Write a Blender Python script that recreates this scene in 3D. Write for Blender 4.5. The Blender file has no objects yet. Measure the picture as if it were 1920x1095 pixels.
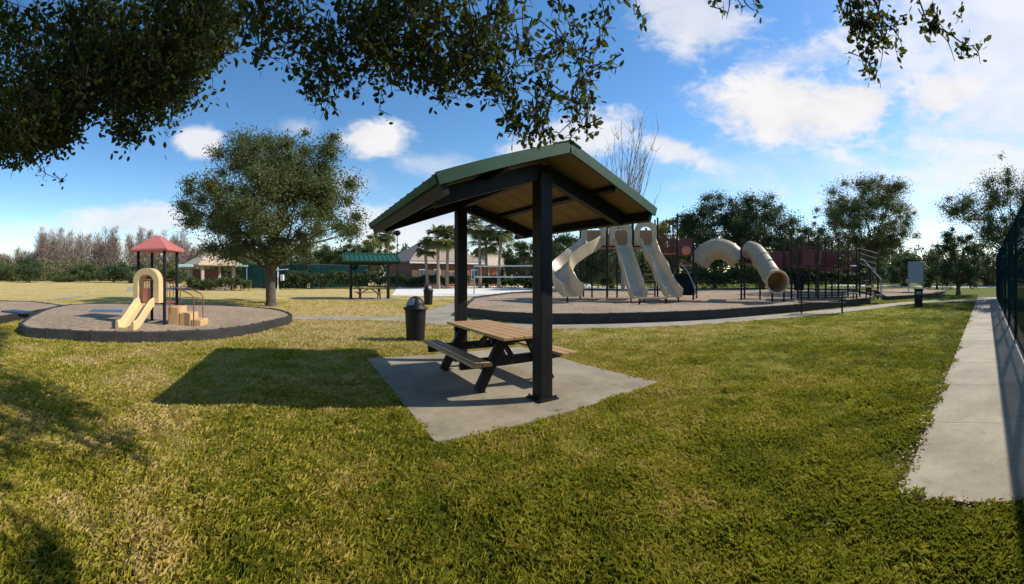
import bpy, bmesh, math, random
import numpy as np
from mathutils import Vector, Matrix

random.seed(7)
RNG = np.random.default_rng(11)
SC = bpy.context.scene
COL = SC.collection
PI = math.pi
rad = math.radians

# ------------------------------------------------------------------ camera: a phone panorama, so a cylindrical one
F, YH, CH = 730.0, 517.0, 1.6          # photo pixels per radian, horizon row, eye height in metres
cd = bpy.data.cameras.new("camera")
cam = bpy.data.objects.new("camera", cd)
COL.objects.link(cam)
cam.location = (0, 0, CH)
cam.rotation_euler = (rad(90), 0, 0)
cd.type = 'PANO'
cd.panorama_type = 'CENTRAL_CYLINDRICAL'
cd.central_cylindrical_radius = 1.0
cd.central_cylindrical_range_u_min = -960 / F
cd.central_cylindrical_range_u_max = 960 / F
cd.central_cylindrical_range_v_min = -(1095 - YH) / F
cd.central_cylindrical_range_v_max = YH / F
cd.clip_start = 0.05
cd.clip_end = 3000
SC.camera = cam

SUN_AZ, SUN_EL = rad(77.5), rad(38)      # clockwise from +Y, above the horizon
SUN_STRENGTH, SKY_STRENGTH, EXPOSURE = 5.0, 0.118, 0.12
SC.view_settings.view_transform = 'Standard'
SC.view_settings.look = 'None'
SC.view_settings.gamma = 1
SC.view_settings.exposure = EXPOSURE
SC.render.engine = 'CYCLES'
SC.cycles.max_bounces = 6
SC.cycles.transparent_max_bounces = 12
SC.cycles.use_denoising = True

sl = bpy.data.lights.new("sun", 'SUN')
sl.energy = SUN_STRENGTH
sl.angle = rad(0.5)
sl.color = (1.0, 0.93, 0.82)
sun = bpy.data.objects.new("sun", sl)
COL.objects.link(sun)
SDIR = Vector((math.sin(SUN_AZ) * math.cos(SUN_EL), math.cos(SUN_AZ) * math.cos(SUN_EL), math.sin(SUN_EL)))
sun.rotation_euler = SDIR.to_track_quat('Z', 'Y').to_euler()
sun.location = SDIR * 60


# ------------------------------------------------------------------ node helpers
class NT:
    def __init__(self, tree):
        self.t = tree

    def n(self, typ, **kw):
        nd = self.t.nodes.new(typ)
        for k, v in kw.items():
            setattr(nd, k, v)
        return nd

    def l(self, a, b):
        self.t.links.new(a, b)

    def put(self, sock, v):
        if isinstance(v, (int, float, tuple, list)):
            sock.default_value = v
        else:
            self.l(v, sock)

    def math(self, op, a, b=None, clamp=False):
        m = self.n('ShaderNodeMath', operation=op, use_clamp=clamp)
        self.put(m.inputs[0], a)
        if b is not None:
            self.put(m.inputs[1], b)
        return m.outputs[0]

    def noise(self, vec=None, scale=5, detail=4, rough=0.55, dist=0.0):
        m = self.n('ShaderNodeTexNoise')
        m.inputs['Scale'].default_value = scale
        m.inputs['Detail'].default_value = detail
        m.inputs['Roughness'].default_value = rough
        m.inputs['Distortion'].default_value = dist
        if vec is not None:
            self.l(vec, m.inputs['Vector'])
        return m.outputs['Fac']

    def ramp(self, fac, stops):
        r = self.n('ShaderNodeValToRGB')
        e = r.color_ramp.elements
        while len(e) < len(stops):
            e.new(0.5)
        for el, (p, c) in zip(e, stops):
            el.position = p
            el.color = tuple(c) + (1,) if len(c) == 3 else c
        self.put(r.inputs[0], fac)
        return r.outputs[0]

    def mix(self, fac, a, b, blend='MIX'):
        m = self.n('ShaderNodeMixRGB', blend_type=blend)
        self.put(m.inputs[0], fac)
        self.put(m.inputs[1], tuple(a) + (1,) if isinstance(a, (tuple, list)) and len(a) == 3 else a)
        self.put(m.inputs[2], tuple(b) + (1,) if isinstance(b, (tuple, list)) and len(b) == 3 else b)
        return m.outputs[0]


# ------------------------------------------------------------------ world: Nishita sky with procedural clouds
W = bpy.data.worlds.new("World")
SC.world = W
W.use_nodes = True
wt = NT(W.node_tree)
for nd in list(W.node_tree.nodes):
    W.node_tree.nodes.remove(nd)
sky = wt.n('ShaderNodeTexSky', sky_type='NISHITA')
sky.sun_disc = False
sky.sun_elevation = SUN_EL
sky.sun_rotation = SUN_AZ
sky.air_density = 1.0
sky.dust_density = 0.15
sky.ozone_density = 1.3
tc = wt.n('ShaderNodeTexCoord')
DIR = tc.outputs['Generated']
sep = wt.n('ShaderNodeSeparateXYZ')
wt.l(DIR, sep.inputs[0])
dx, dy, dz = sep.outputs
az = wt.math('ARCTAN2', dx, dy)
hyp = wt.math('SQRT', wt.math('ADD', wt.math('MULTIPLY', dx, dx), wt.math('MULTIPLY', dy, dy)))
el = wt.math('DIVIDE', dz, wt.math('MAXIMUM', hyp, 0.02))
cxyz = wt.n('ShaderNodeCombineXYZ')
wt.l(az, cxyz.inputs[0]); wt.l(wt.math('MULTIPLY', el, 1.7), cxyz.inputs[1])
ND = cxyz.outputs[0]
n1 = wt.noise(ND, 5.5, 7, 0.6, 0.4)
n2 = wt.noise(ND, 17.0, 6, 0.6, 0.6)
n3 = wt.noise(ND, 2.2, 4, 0.55)
warp = wt.math('ADD', wt.math('MULTIPLY', wt.math('SUBTRACT', n1, 0.5), 1.5), wt.math('MULTIPLY', wt.math('SUBTRACT', n2, 0.5), 0.9))
CLOUDS = [  # azimuth / slope position of each cloud (photo pixels), half sizes, tilt, opacity
    (1480, 205, 210, 88, -0.03, 1.0), (1600, 190, 110, 62, 0.05, 1.0), (1765, 178, 95, 50, 0.25, .92),
    (1262, 280, 85, 32, -0.35, .85), (1340, 305, 70, 18, -.3, .4), (700, 262, 82, 44, 0.05, .97),
    (1290, 30, 150, 85, -.25, .72), (1285, 85, 30, 45, 0, .5), (1540, 100, 190, 40, 0.30, .5),
    (380, 268, 52, 34, -0.1, .85), (250, 412, 170, 34, 0.04, .80), (60, 432, 130, 22, 0.0, .5),
    (830, 312, 130, 32, -.1, .42), (1075, 258, 150, 52, .25, .85), (780, 420, 190, 46, 0, .75),
    (1010, 300, 120, 40, 0.1, .6), (560, 240, 50, 26, 0, .5), (1980, 100, 460, 360, 0, .75), (1830, 330, 420, 150, 0, .45), (1500, 330, 330, 120, 0, .3), (300, 470, 700, 50, 0, .55), (1300, 470, 900, 60, 0, .5),
    (1650, 275, 40, 18, -.4, .4), (640, 350, 90, 40, 0, .5), (1420, 140, 60, 60, .9, .35),
]
mask = None
for (px, py, hx, hy, tilt, op) in CLOUDS:
    a0, e0 = (px - 960) / F, (YH - py) / F
    u = wt.math('SUBTRACT', az, a0)
    v = wt.math('SUBTRACT', el, e0)
    ct, st = math.cos(tilt), math.sin(tilt)
    ur = wt.math('ADD', wt.math('MULTIPLY', u, ct * F / hx), wt.math('MULTIPLY', v, st * F / hx))
    vr = wt.math('ADD', wt.math('MULTIPLY', u, -st * F / hy), wt.math('MULTIPLY', v, ct * F / hy))
    d2 = wt.math('SQRT', wt.math('ADD', wt.math('MULTIPLY', ur, ur), wt.math('MULTIPLY', vr, vr)))
    m = wt.math('ADD', wt.math('SUBTRACT', 1.0, d2), warp)
    mr = wt.n('ShaderNodeMapRange', interpolation_type='SMOOTHSTEP')
    mr.inputs['From Min'].default_value = -0.08
    mr.inputs['From Max'].default_value = 0.62 if op > .6 else 1.0
    wt.l(m, mr.inputs['Value'])
    o = wt.math('MULTIPLY', mr.outputs[0], op)
    inv = wt.math('SUBTRACT', 1.0, o)
    mask = inv if mask is None else wt.math('MULTIPLY', mask, inv)
cm = wt.math('SUBTRACT', 1.0, mask, True)
hs = wt.n('ShaderNodeHueSaturation')
hs.inputs['Saturation'].default_value = 1.28
hs.inputs['Value'].default_value = 1.42
wt.l(sky.outputs[0], hs.inputs['Color'])
cshade = wt.ramp(n1, [(0.25, (5.9, 6.0, 6.3)), (0.6, (7.4, 7.3, 7.4))])
wcol = wt.mix(cm, hs.outputs[0], cshade)
bg = wt.n('ShaderNodeBackground')
bg.inputs['Strength'].default_value = SKY_STRENGTH
wt.l(wcol, bg.inputs['Color'])
wo = wt.n('ShaderNodeOutputWorld')
wt.l(bg.outputs[0], wo.inputs['Surface'])


# ------------------------------------------------------------------ placing things
def brg(px):
    return (px - 960) / F


def G(px, py, z=0.0):
    """The point of the level z seen at that bearing and depression."""
    r = F * (CH - z) / (py - YH)
    b = brg(px)
    return Vector((r * math.sin(b), r * math.cos(b), z))


def Q(px, py, r):
    b = brg(px)
    return Vector((r * math.sin(b), r * math.cos(b), CH + (YH - py) / F * r))


def at(px, r, z=0.0):
    b = brg(px)
    return Vector((r * math.sin(b), r * math.cos(b), z))


# ------------------------------------------------------------------ materials
def mat(name, col, rough=0.6, var=0.25, scale=6.0, bump=0.0, bscale=40.0, metal=0.0, col2=None, coord='Object', spec=0.5, translucent=0.0, tcol=None):
    m = bpy.data.materials.new(name)
    m.use_nodes = True
    t = NT(m.node_tree)
    p = m.node_tree.nodes['Principled BSDF']
    p.inputs['Roughness'].default_value = rough
    p.inputs['Metallic'].default_value = metal
    p.inputs['Specular IOR Level'].default_value = spec
    c = t.n('ShaderNodeTexCoord').outputs[coord]
    nz = t.noise(c, scale, 5, 0.6)
    if col2 is None:
        lo = tuple(x * (1 - var) for x in col)
        hi = tuple(min(1, x * (1 + var)) for x in col)
    else:
        lo, hi = col, col2
    cc = t.ramp(nz, [(0.3, lo), (0.7, hi)])
    t.l(cc, p.inputs['Base Color'])
    if bump:
        b = t.n('ShaderNodeBump')
        b.inputs['Strength'].default_value = bump
        b.inputs['Distance'].default_value = 0.02
        t.l(t.noise(c, bscale, 4, 0.6), b.inputs['Height'])
        t.l(b.outputs[0], p.inputs['Normal'])
    rn = t.noise(c, scale * 2.3, 3)
    t.l(t.math('ADD', t.math('MULTIPLY', rn, 0.3), rough - 0.15, True), p.inputs['Roughness'])
    if translucent:
        tr = t.n('ShaderNodeBsdfTranslucent')
        tr.inputs[0].default_value = tuple(tcol or col) + (1,)
        mx = t.n('ShaderNodeMixShader')
        mx.inputs[0].default_value = translucent
        t.l(p.outputs[0], mx.inputs[1]); t.l(tr.outputs[0], mx.inputs[2])
        t.l(mx.outputs[0], m.node_tree.nodes['Material Output'].inputs[0])
    return m


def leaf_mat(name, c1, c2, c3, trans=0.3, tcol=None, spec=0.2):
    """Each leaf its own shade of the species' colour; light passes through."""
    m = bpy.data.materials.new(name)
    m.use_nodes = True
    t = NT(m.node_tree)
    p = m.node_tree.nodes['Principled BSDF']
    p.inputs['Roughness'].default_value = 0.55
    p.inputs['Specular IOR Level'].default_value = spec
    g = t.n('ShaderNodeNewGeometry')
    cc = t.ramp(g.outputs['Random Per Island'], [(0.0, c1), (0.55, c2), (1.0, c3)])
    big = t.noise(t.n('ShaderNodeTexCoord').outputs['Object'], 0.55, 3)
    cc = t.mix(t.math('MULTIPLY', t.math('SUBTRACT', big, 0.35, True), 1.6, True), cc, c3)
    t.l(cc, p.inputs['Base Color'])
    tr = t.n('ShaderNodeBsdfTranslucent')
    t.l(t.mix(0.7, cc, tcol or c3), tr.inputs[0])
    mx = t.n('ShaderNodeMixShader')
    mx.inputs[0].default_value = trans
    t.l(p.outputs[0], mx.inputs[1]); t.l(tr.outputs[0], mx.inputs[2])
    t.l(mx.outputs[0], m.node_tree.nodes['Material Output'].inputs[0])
    return m


def lawn_colour(t, pos):
    """Green and dormant straw patches of the lawn, shared by soil and blades."""
    n_big = t.noise(pos, 0.22, 4, 0.6)
    n_mid = t.noise(pos, 1.3, 5, 0.65)
    n_fin = t.noise(pos, 7.0, 4, 0.6)
    s = t.n('ShaderNodeSeparateXYZ')
    t.l(pos, s.inputs[0])
    # drier towards the west and farther ahead of the viewer
    dry = t.math('MULTIPLY', t.math('SUBTRACT', t.math('MULTIPLY', s.outputs[0], -0.5), -1.2), 0.045)
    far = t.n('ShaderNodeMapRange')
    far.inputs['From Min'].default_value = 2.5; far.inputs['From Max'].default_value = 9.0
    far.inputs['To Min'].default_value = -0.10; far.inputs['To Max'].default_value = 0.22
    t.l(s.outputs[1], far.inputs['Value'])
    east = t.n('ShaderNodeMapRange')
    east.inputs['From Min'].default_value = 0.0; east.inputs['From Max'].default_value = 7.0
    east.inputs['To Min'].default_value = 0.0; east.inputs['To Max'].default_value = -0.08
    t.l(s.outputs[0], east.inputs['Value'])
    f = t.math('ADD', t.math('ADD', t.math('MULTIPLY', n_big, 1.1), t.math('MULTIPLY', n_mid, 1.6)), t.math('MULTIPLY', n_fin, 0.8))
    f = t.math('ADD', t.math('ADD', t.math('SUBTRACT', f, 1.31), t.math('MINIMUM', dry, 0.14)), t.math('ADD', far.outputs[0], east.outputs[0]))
    return f


GRASS_STOPS = [(0.12, (0.120, 0.148, 0.014)), (0.36, (0.320, 0.305, 0.028)), (0.58, (0.480, 0.395, 0.066)), (0.82, (0.64, 0.48, 0.21))]


def ground_mat():
    m = bpy.data.materials.new("lawn_soil")
    m.use_nodes = True
    t = NT(m.node_tree)
    p = m.node_tree.nodes['Principled BSDF']
    p.inputs['Roughness'].default_value = 0.95
    p.inputs['Specular IOR Level'].default_value = 0.1
    pos = t.n('ShaderNodeNewGeometry').outputs['Position']
    f = lawn_colour(t, pos)
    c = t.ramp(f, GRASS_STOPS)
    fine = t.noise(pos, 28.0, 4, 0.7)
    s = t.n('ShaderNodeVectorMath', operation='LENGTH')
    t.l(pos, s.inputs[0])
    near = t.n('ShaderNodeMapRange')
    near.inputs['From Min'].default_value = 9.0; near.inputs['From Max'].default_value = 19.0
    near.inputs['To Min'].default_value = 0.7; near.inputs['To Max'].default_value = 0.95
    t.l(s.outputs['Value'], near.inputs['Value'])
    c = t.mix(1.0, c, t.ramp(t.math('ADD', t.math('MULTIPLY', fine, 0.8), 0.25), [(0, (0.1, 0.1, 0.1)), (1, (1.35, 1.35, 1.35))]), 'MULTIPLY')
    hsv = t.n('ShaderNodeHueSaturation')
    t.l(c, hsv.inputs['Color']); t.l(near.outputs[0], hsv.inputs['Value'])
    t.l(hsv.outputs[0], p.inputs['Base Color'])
    b = t.n('ShaderNodeBump')
    b.inputs['Strength'].default_value = 0.9
    b.inputs['Distance'].default_value = 0.08
    t.l(t.noise(pos, 11.0, 6, 0.75), b.inputs['Height'])
    t.l(b.outputs[0], p.inputs['Normal'])
    return m


def blade_mat():
    m = bpy.data.materials.new("grass_blade")
    m.use_nodes = True
    t = NT(m.node_tree)
    p = m.node_tree.nodes['Principled BSDF']
    p.inputs['Roughness'].default_value = 0.55
    p.inputs['Specular IOR Level'].default_value = 0.25
    g = t.n('ShaderNodeNewGeometry')
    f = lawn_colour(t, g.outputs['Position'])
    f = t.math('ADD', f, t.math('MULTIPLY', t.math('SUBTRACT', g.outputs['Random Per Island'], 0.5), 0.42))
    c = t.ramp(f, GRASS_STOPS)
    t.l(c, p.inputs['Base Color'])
    tr = t.n('ShaderNodeBsdfTranslucent')
    t.l(t.mix(0.5, c, (0.30, 0.30, 0.03)), tr.inputs[0])
    mx = t.n('ShaderNodeMixShader')
    mx.inputs[0].default_value = 0.35
    t.l(p.outputs[0], mx.inputs[1]); t.l(tr.outputs[0], mx.inputs[2])
    t.l(mx.outputs[0], m.node_tree.nodes['Material Output'].inputs[0])
    return m


def concrete_mat(name, c1, c2):
    m = bpy.data.materials.new(name)
    m.use_nodes = True
    t = NT(m.node_tree)
    p = m.node_tree.nodes['Principled BSDF']
    p.inputs['Roughness'].default_value = 0.85
    pos = t.n('ShaderNodeNewGeometry').outputs['Position']
    a = t.noise(pos, 0.9, 6, 0.65, 0.3)
    b_ = t.noise(pos, 9.0, 5, 0.7)
    c_ = t.noise(pos, 120.0, 2, 0.6)
    f = t.math('ADD', t.math('ADD', t.math('MULTIPLY', a, 0.6), t.math('MULTIPLY', b_, 0.25)), t.math('MULTIPLY', c_, 0.15))
    c = t.ramp(f, [(0.40, c1), (0.5, tuple((x + y) / 2 for x, y in zip(c1, c2))), (0.60, c2)])
    spots = t.ramp(t.noise(pos, 4.5, 5, 0.8), [(0.56, (1, 1, 1)), (0.68, (0.74, 0.69, 0.58))])
    c = t.mix(1.0, c, spots, 'MULTIPLY')
    t.l(c, p.inputs['Base Color'])
    b = t.n('ShaderNodeBump')
    b.inputs['Strength'].default_value = 0.3
    b.inputs['Distance'].default_value = 0.01
    t.l(t.noise(pos, 90, 3), b.inputs['Height'])
    t.l(b.outputs[0], p.inputs['Normal'])
    return m


def mulch_mat():
    m = bpy.data.materials.new("wood_mulch")
    m.use_nodes = True
    t = NT(m.node_tree)
    p = m.node_tree.nodes['Principled BSDF']
    p.inputs['Roughness'].default_value = 0.95
    p.inputs['Specular IOR Level'].default_value = 0.1
    pos = t.n('ShaderNodeNewGeometry').outputs['Position']
    v = t.n('ShaderNodeTexVoronoi')
    v.inputs['Scale'].default_value = 16
    t.l(pos, v.inputs['Vector'])
    big = t.noise(pos, 0.5, 4, 0.6)
    f = t.math('ADD', t.math('MULTIPLY', v.outputs['Color'], 0.5), t.math('MULTIPLY', big, 0.5))
    c = t.ramp(f, [(0.15, (0.17, 0.115, 0.075)), (0.5, (0.36, 0.265, 0.18)), (0.85, (0.56, 0.44, 0.31))])
    t.l(c, p.inputs['Base Color'])
    b = t.n('ShaderNodeBump')
    b.inputs['Strength'].default_value = 0.9
    b.inputs['Distance'].default_value = 0.05
    t.l(t.noise(pos, 14, 5, 0.7), b.inputs['Height'])
    t.l(b.outputs[0], p.inputs['Normal'])
    return m


def screen_mat(name, col, clear):
    """Open-weave windscreen cloth: part of the light passes straight through."""
    m = bpy.data.materials.new(name)
    m.use_nodes = True
    t = NT(m.node_tree)
    p = m.node_tree.nodes['Principled BSDF']
    p.inputs['Roughness'].default_value = 0.95
    p.inputs['Specular IOR Level'].default_value = 0.0
    c = t.n('ShaderNodeTexCoord').outputs['Object']
    t.l(t.ramp(t.noise(c, 1.5, 5), [(0.3, tuple(x * .7 for x in col)), (0.7, tuple(x * 1.3 for x in col))]), p.inputs['Base Color'])
    tr = t.n('ShaderNodeBsdfTransparent')
    mx = t.n('ShaderNodeMixShader')
    mx.inputs[0].default_value = clear
    t.l(p.outputs[0], mx.inputs[1]); t.l(tr.outputs[0], mx.inputs[2])
    t.l(mx.outputs[0], m.node_tree.nodes['Material Output'].inputs[0])
    return m


M = dict(
    black=mat("black_steel", (0.009, 0.010, 0.012), 0.52, 0.3, 8, 0.1, 60, spec=0.3),
    green_roof=mat("green_metal", (0.015, 0.082, 0.048), 0.58, 0.2, 2.5, spec=0.35),
    soffit=mat("tan_roof_underside", (0.205, 0.145, 0.078), 0.8, 0.12, 3.0),
    plank=mat("brown_composite", (0.42, 0.25, 0.115), 0.6, 0.15, 5, 0.15, 70),
    plank_dark=mat("grey_brown_composite", (0.20, 0.13, 0.09), 0.6, 0.15, 5, 0.15, 70),
    concrete=concrete_mat("pad_concrete", (0.200, 0.166, 0.108), (0.37, 0.315, 0.222)),
    walk=concrete_mat("walk_concrete", (0.235, 0.20, 0.14), (0.40, 0.345, 0.255)),
    joint=mat("walk_joint", (0.52, 0.47, 0.34), 0.9, 0.3, 9),
    sand=mat("white_sand", (0.76, 0.70, 0.60), 0.95, 0.08, 3, 0.4, 8, coord='Object'),
    road=mat("pale_road", (0.55, 0.53, 0.5), 0.9, 0.1, 0.5),
    mulch=mulch_mat(),
    border=mat("black_plastic_timber", (0.012, 0.012, 0.013), 0.65, 0.5, 4, 0.9, 22, col2=(0.036, 0.034, 0.032)),
    cream=mat("cream_plastic", (0.66, 0.49, 0.25), 0.45, 0.08, 2),
    tan=mat("tan_plastic", (0.50, 0.395, 0.255), 0.42, 0.12, 1.5),
    tan_tube=mat("tan_tube_plastic", (0.52, 0.41, 0.27), 0.45, 0.1, 1.5, translucent=0.28, tcol=(0.50, 0.23, 0.06)),
    tan_dark=mat("ochre_panel", (0.33, 0.21, 0.10), 0.5, 0.15, 2),
    step_tan=mat("orange_tan_plastic", (0.56, 0.36, 0.17), 0.5, 0.1, 2),
    terracotta=mat("terracotta_plastic", (0.50, 0.17, 0.10), 0.5, 0.1, 2),
    red_roof=mat("faded_red_plastic", (0.50, 0.15, 0.13), 0.5, 0.12, 2),
    maroon=mat("maroon_coated", (0.115, 0.014, 0.020), 0.5, 0.25, 2),
    rail=mat("brown_red_rail", (0.20, 0.07, 0.035), 0.45, 0.2, 4),
    teal=mat("dark_teal_panel", (0.006, 0.015, 0.016), 0.7, 0.3, 2, spec=0.2),
    white=mat("white_paint", (0.78, 0.78, 0.75), 0.5, 0.06, 3),
    grey=mat("grey_metal", (0.25, 0.26, 0.27), 0.5, 0.15, 3),
    board=mat("blue_grey_board", (0.23, 0.30, 0.33), 0.6, 0.12, 1.2),
    shingle=mat("tan_shingle", (0.34, 0.265, 0.205), 0.9, 0.18, 2.2, 0.4, 12),
    shingle_light=mat("pale_tan_shingle", (0.50, 0.385, 0.27), 0.9, 0.15, 2.2, 0.4, 12),
    brick=mat("brown_brick", (0.20, 0.105, 0.07), 0.9, 0.25, 5),
    stucco=mat("tan_stucco", (0.44, 0.37, 0.29), 0.9, 0.1, 2),
    glass=mat("window_glass", (0.10, 0.13, 0.14), 0.12, 0.3, 0.8),
    mint=mat("mint_canopy", (0.30, 0.48, 0.42), 0.6, 0.1, 1),
    bark=mat("oak_bark", (0.085, 0.066, 0.05), 0.95, 0.4, 5, 0.8, 14),
    bark_grey=mat("grey_bark", (0.30, 0.265, 0.235), 0.95, 0.25, 4),
    palm_bark=mat("palm_bark", (0.26, 0.21, 0.16), 0.95, 0.3, 5, 0.6, 10),
    twig=mat("twig_bark", (0.05, 0.036, 0.024), 0.9, 0.3, 8),
    screen=screen_mat("green_windscreen", (0.004, 0.022, 0.023), 0.09),
    screen_far=screen_mat("green_court_screen", (0.008, 0.036, 0.036), 0.12),
    net=screen_mat("net_mesh", (0.05, 0.05, 0.05), 0.80),
    dead_leaf=leaf_mat("dead_leaf", (0.12, 0.06, 0.025), (0.26, 0.15, 0.07), (0.42, 0.30, 0.17), 0.1),
    oak_leaf=leaf_mat("oak_leaf", (0.046, 0.068, 0.032), (0.085, 0.115, 0.046), (0.165, 0.180, 0.062), 0.36),
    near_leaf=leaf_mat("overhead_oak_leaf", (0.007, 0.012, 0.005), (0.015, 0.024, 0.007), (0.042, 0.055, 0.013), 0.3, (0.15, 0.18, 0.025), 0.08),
    dark_leaf=leaf_mat("dark_evergreen_leaf", (0.026, 0.047, 0.021), (0.046, 0.076, 0.031), (0.082, 0.115, 0.044), 0.32),
    mid_leaf=leaf_mat("mid_green_leaf", (0.035, 0.062, 0.022), (0.062, 0.095, 0.03), (0.11, 0.135, 0.045), 0.3),
    lime_leaf=leaf_mat("yellow_green_leaf", (0.10, 0.12, 0.02), (0.19, 0.20, 0.035), (0.30, 0.27, 0.05), 0.35),
    palm_leaf=leaf_mat("palm_leaf", (0.055, 0.09, 0.022), (0.11, 0.15, 0.04), (0.21, 0.22, 0.07), 0.35),
    bare=leaf_mat("bare_twig_haze", (0.135, 0.098, 0.075), (0.205, 0.15, 0.115), (0.28, 0.21, 0.16), 0.1),
    olive=leaf_mat("olive_scrub_leaf", (0.075, 0.08, 0.035), (0.13, 0.125, 0.06), (0.19, 0.17, 0.085), 0.2),
    ground=ground_mat(),
    blade=blade_mat(),
)


# ------------------------------------------------------------------ mesh building
class MB:
    def __init__(self):
        self.v, self.f = [], []

    def add(self, vs, fs):
        o = len(self.v)
        self.v += [tuple(v) for v in vs]
        self.f += [tuple(i + o for i in f) for f in fs]
        return self

    def box(self, c, s, rz=0.0, mtx=None):
        hx, hy, hz = s[0] / 2, s[1] / 2, s[2] / 2
        m = mtx if mtx is not None else Matrix.Rotation(rz, 3, 'Z')
        c = Vector(c)
        vs = [c + m @ Vector((x * hx, y * hy, z * hz)) for z in (-1, 1) for y in (-1, 1) for x in (-1, 1)]
        return self.add(vs, [(0, 2, 3, 1), (4, 5, 7, 6), (0, 1, 5, 4), (2, 6, 7, 3), (0, 4, 6, 2), (1, 3, 7, 5)])

    def beam(self, a, b, w, h, up=(0, 0, 1)):
        a, b = Vector(a), Vector(b)
        d = (b - a)
        L = d.length
        d.normalize()
        u = Vector(up)
        s = d.cross(u)
        if s.length < 1e-4:
            s = d.cross(Vector((0, 1, 0)))
        s.normalize()
        u = s.cross(d)
        m = Matrix((s, d, u)).transposed()
        return self.box((a + b) / 2, (w, L, h), mtx=m)

    def tube(self, path, r, seg=8, caps=True):
        """Round tube along a path; r is one radius or one per point."""
        P = [Vector(p) for p in path]
        R = r if isinstance(r, (list, tuple)) else [r] * len(P)
        ref = Vector((0, 0, 1))
        t0 = (P[1] - P[0]).normalized()
        if abs(t0.dot(ref)) > 0.9:
            ref = Vector((1, 0, 0))
        n = (ref - t0 * ref.dot(t0)).normalized()
        vs = []
        for i, p in enumerate(P):
            t = (P[min(i + 1, len(P) - 1)] - P[max(i - 1, 0)]).normalized()
            n = (n - t * n.dot(t))
            if n.length < 1e-5:
                n = t.orthogonal()
            n.normalize()
            bn = t.cross(n)
            for k in range(seg):
                a = 2 * PI * k / seg
                vs.append(p + (n * math.cos(a) + bn * math.sin(a)) * R[i])
        fs = []
        for i in range(len(P) - 1):
            for k in range(seg):
                k2 = (k + 1) % seg
                fs.append((i * seg + k, i * seg + k2, (i + 1) * seg + k2, (i + 1) * seg + k))
        if caps:
            fs.append(tuple(range(seg))[::-1])
            fs.append(tuple((len(P) - 1) * seg + k for k in range(seg)))
        return self.add(vs, fs)

    def lathe(self, prof, c=(0, 0, 0), seg=28):
        vs, fs = [], []
        for (r, z) in prof:
            for k in range(seg):
                a = 2 * PI * k / seg
                vs.append((c[0] + r * math.cos(a), c[1] + r * math.sin(a), c[2] + z))
        for i in range(len(prof) - 1):
            for k in range(seg):
                k2 = (k + 1) % seg
                fs.append((i * seg + k, i * seg + k2, (i + 1) * seg + k2, (i + 1) * seg + k))
        fs.append(tuple(range(seg))[::-1])
        fs.append(tuple((len(prof) - 1) * seg + k for k in range(seg)))
        return self.add(vs, fs)

    def sweep(self, prof, path, caps=True):
        """Closed profile (side, up) kept upright along a path."""
        P = [Vector(p) for p in path]
        n = len(prof)
        vs = []
        for i, p in enumerate(P):
            t = (P[min(i + 1, len(P) - 1)] - P[max(i - 1, 0)]).normalized()
            s = Vector((t.x, t.y, 0)).normalized().cross(Vector((0, 0, 1)))
            u = s.cross(t)
            vs += [p + s * a + u * b for (a, b) in prof]
        fs = []
        for i in range(len(P) - 1):
            for k in range(n):
                k2 = (k + 1) % n
                fs.append((i * n + k, i * n + k2, (i + 1) * n + k2, (i + 1) * n + k))
        if caps:
            fs.append(tuple(range(n))[::-1])
            fs.append(tuple((len(P) - 1) * n + k for k in range(n)))
        return self.add(vs, fs)

    def extrude(self, pts, vec):
        """A polygon given a thickness along vec."""
        P = [Vector(p) for p in pts]
        n = len(P)
        v = Vector(vec)
        vs = P + [p + v for p in P]
        fs = [tuple(range(n))[::-1], tuple(range(n, 2 * n))]
        fs += [(k, (k + 1) % n, n + (k + 1) % n, n + k) for k in range(n)]
        return self.add(vs, fs)

    def build(self, name, m, parent=None, smooth=False, bevel=0.0, origin=None):
        me = bpy.data.meshes.new(name)
        o0 = Vector(origin) if origin is not None else Vector((0, 0, 0))
        me.from_pydata([tuple(Vector(v) - o0) for v in self.v], [], self.f)
        bm = bmesh.new()
        bm.from_mesh(me)
        bmesh.ops.recalc_face_normals(bm, faces=bm.faces)
        bm.to_mesh(me)
        bm.free()
        me.materials.append(M[m] if isinstance(m, str) else m)
        o = bpy.data.objects.new(name, me)
        COL.objects.link(o)
        if parent is not None:
            o.parent = parent
        if smooth:
            me.polygons.foreach_set("use_smooth", [True] * len(me.polygons))
            try:
                md = o.modifiers.new("split", 'EDGE_SPLIT')
                md.split_angle = rad(42)
            except Exception:
                pass
        if bevel:
            b = o.modifiers.new("bevel", 'BEVEL')
            b.width = bevel
            b.segments = 2
            b.limit_method = 'ANGLE'
        return o


def thing(name, label, cat, loc=(0, 0, 0), rz=0.0, group=None):
    o = bpy.data.objects.new(name, None)
    o.empty_display_size = 0.3
    COL.objects.link(o)
    o.location = loc
    o.rotation_euler = (0, 0, rz)
    o['label'] = label
    o['category'] = cat
    if group:
        o['group'] = group
    return o


def tag(o, label, cat, group=None):
    o['label'] = label
    o['category'] = cat
    if group:
        o['group'] = group
    return o


def kids(o):
    return [c for c in bpy.data.objects if c.parent == o]


def copy_tree(o, parent=None):
    c = o.copy()
    COL.objects.link(c)
    if parent is not None:
        c.parent = parent
    for ch in kids(o):
        copy_tree(ch, c)
    return c


def dup(o, loc, rz, label):
    c = copy_tree(o)
    c.location = loc
    c.rotation_euler = (0, 0, rz)
    c['label'] = label
    return c


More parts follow.
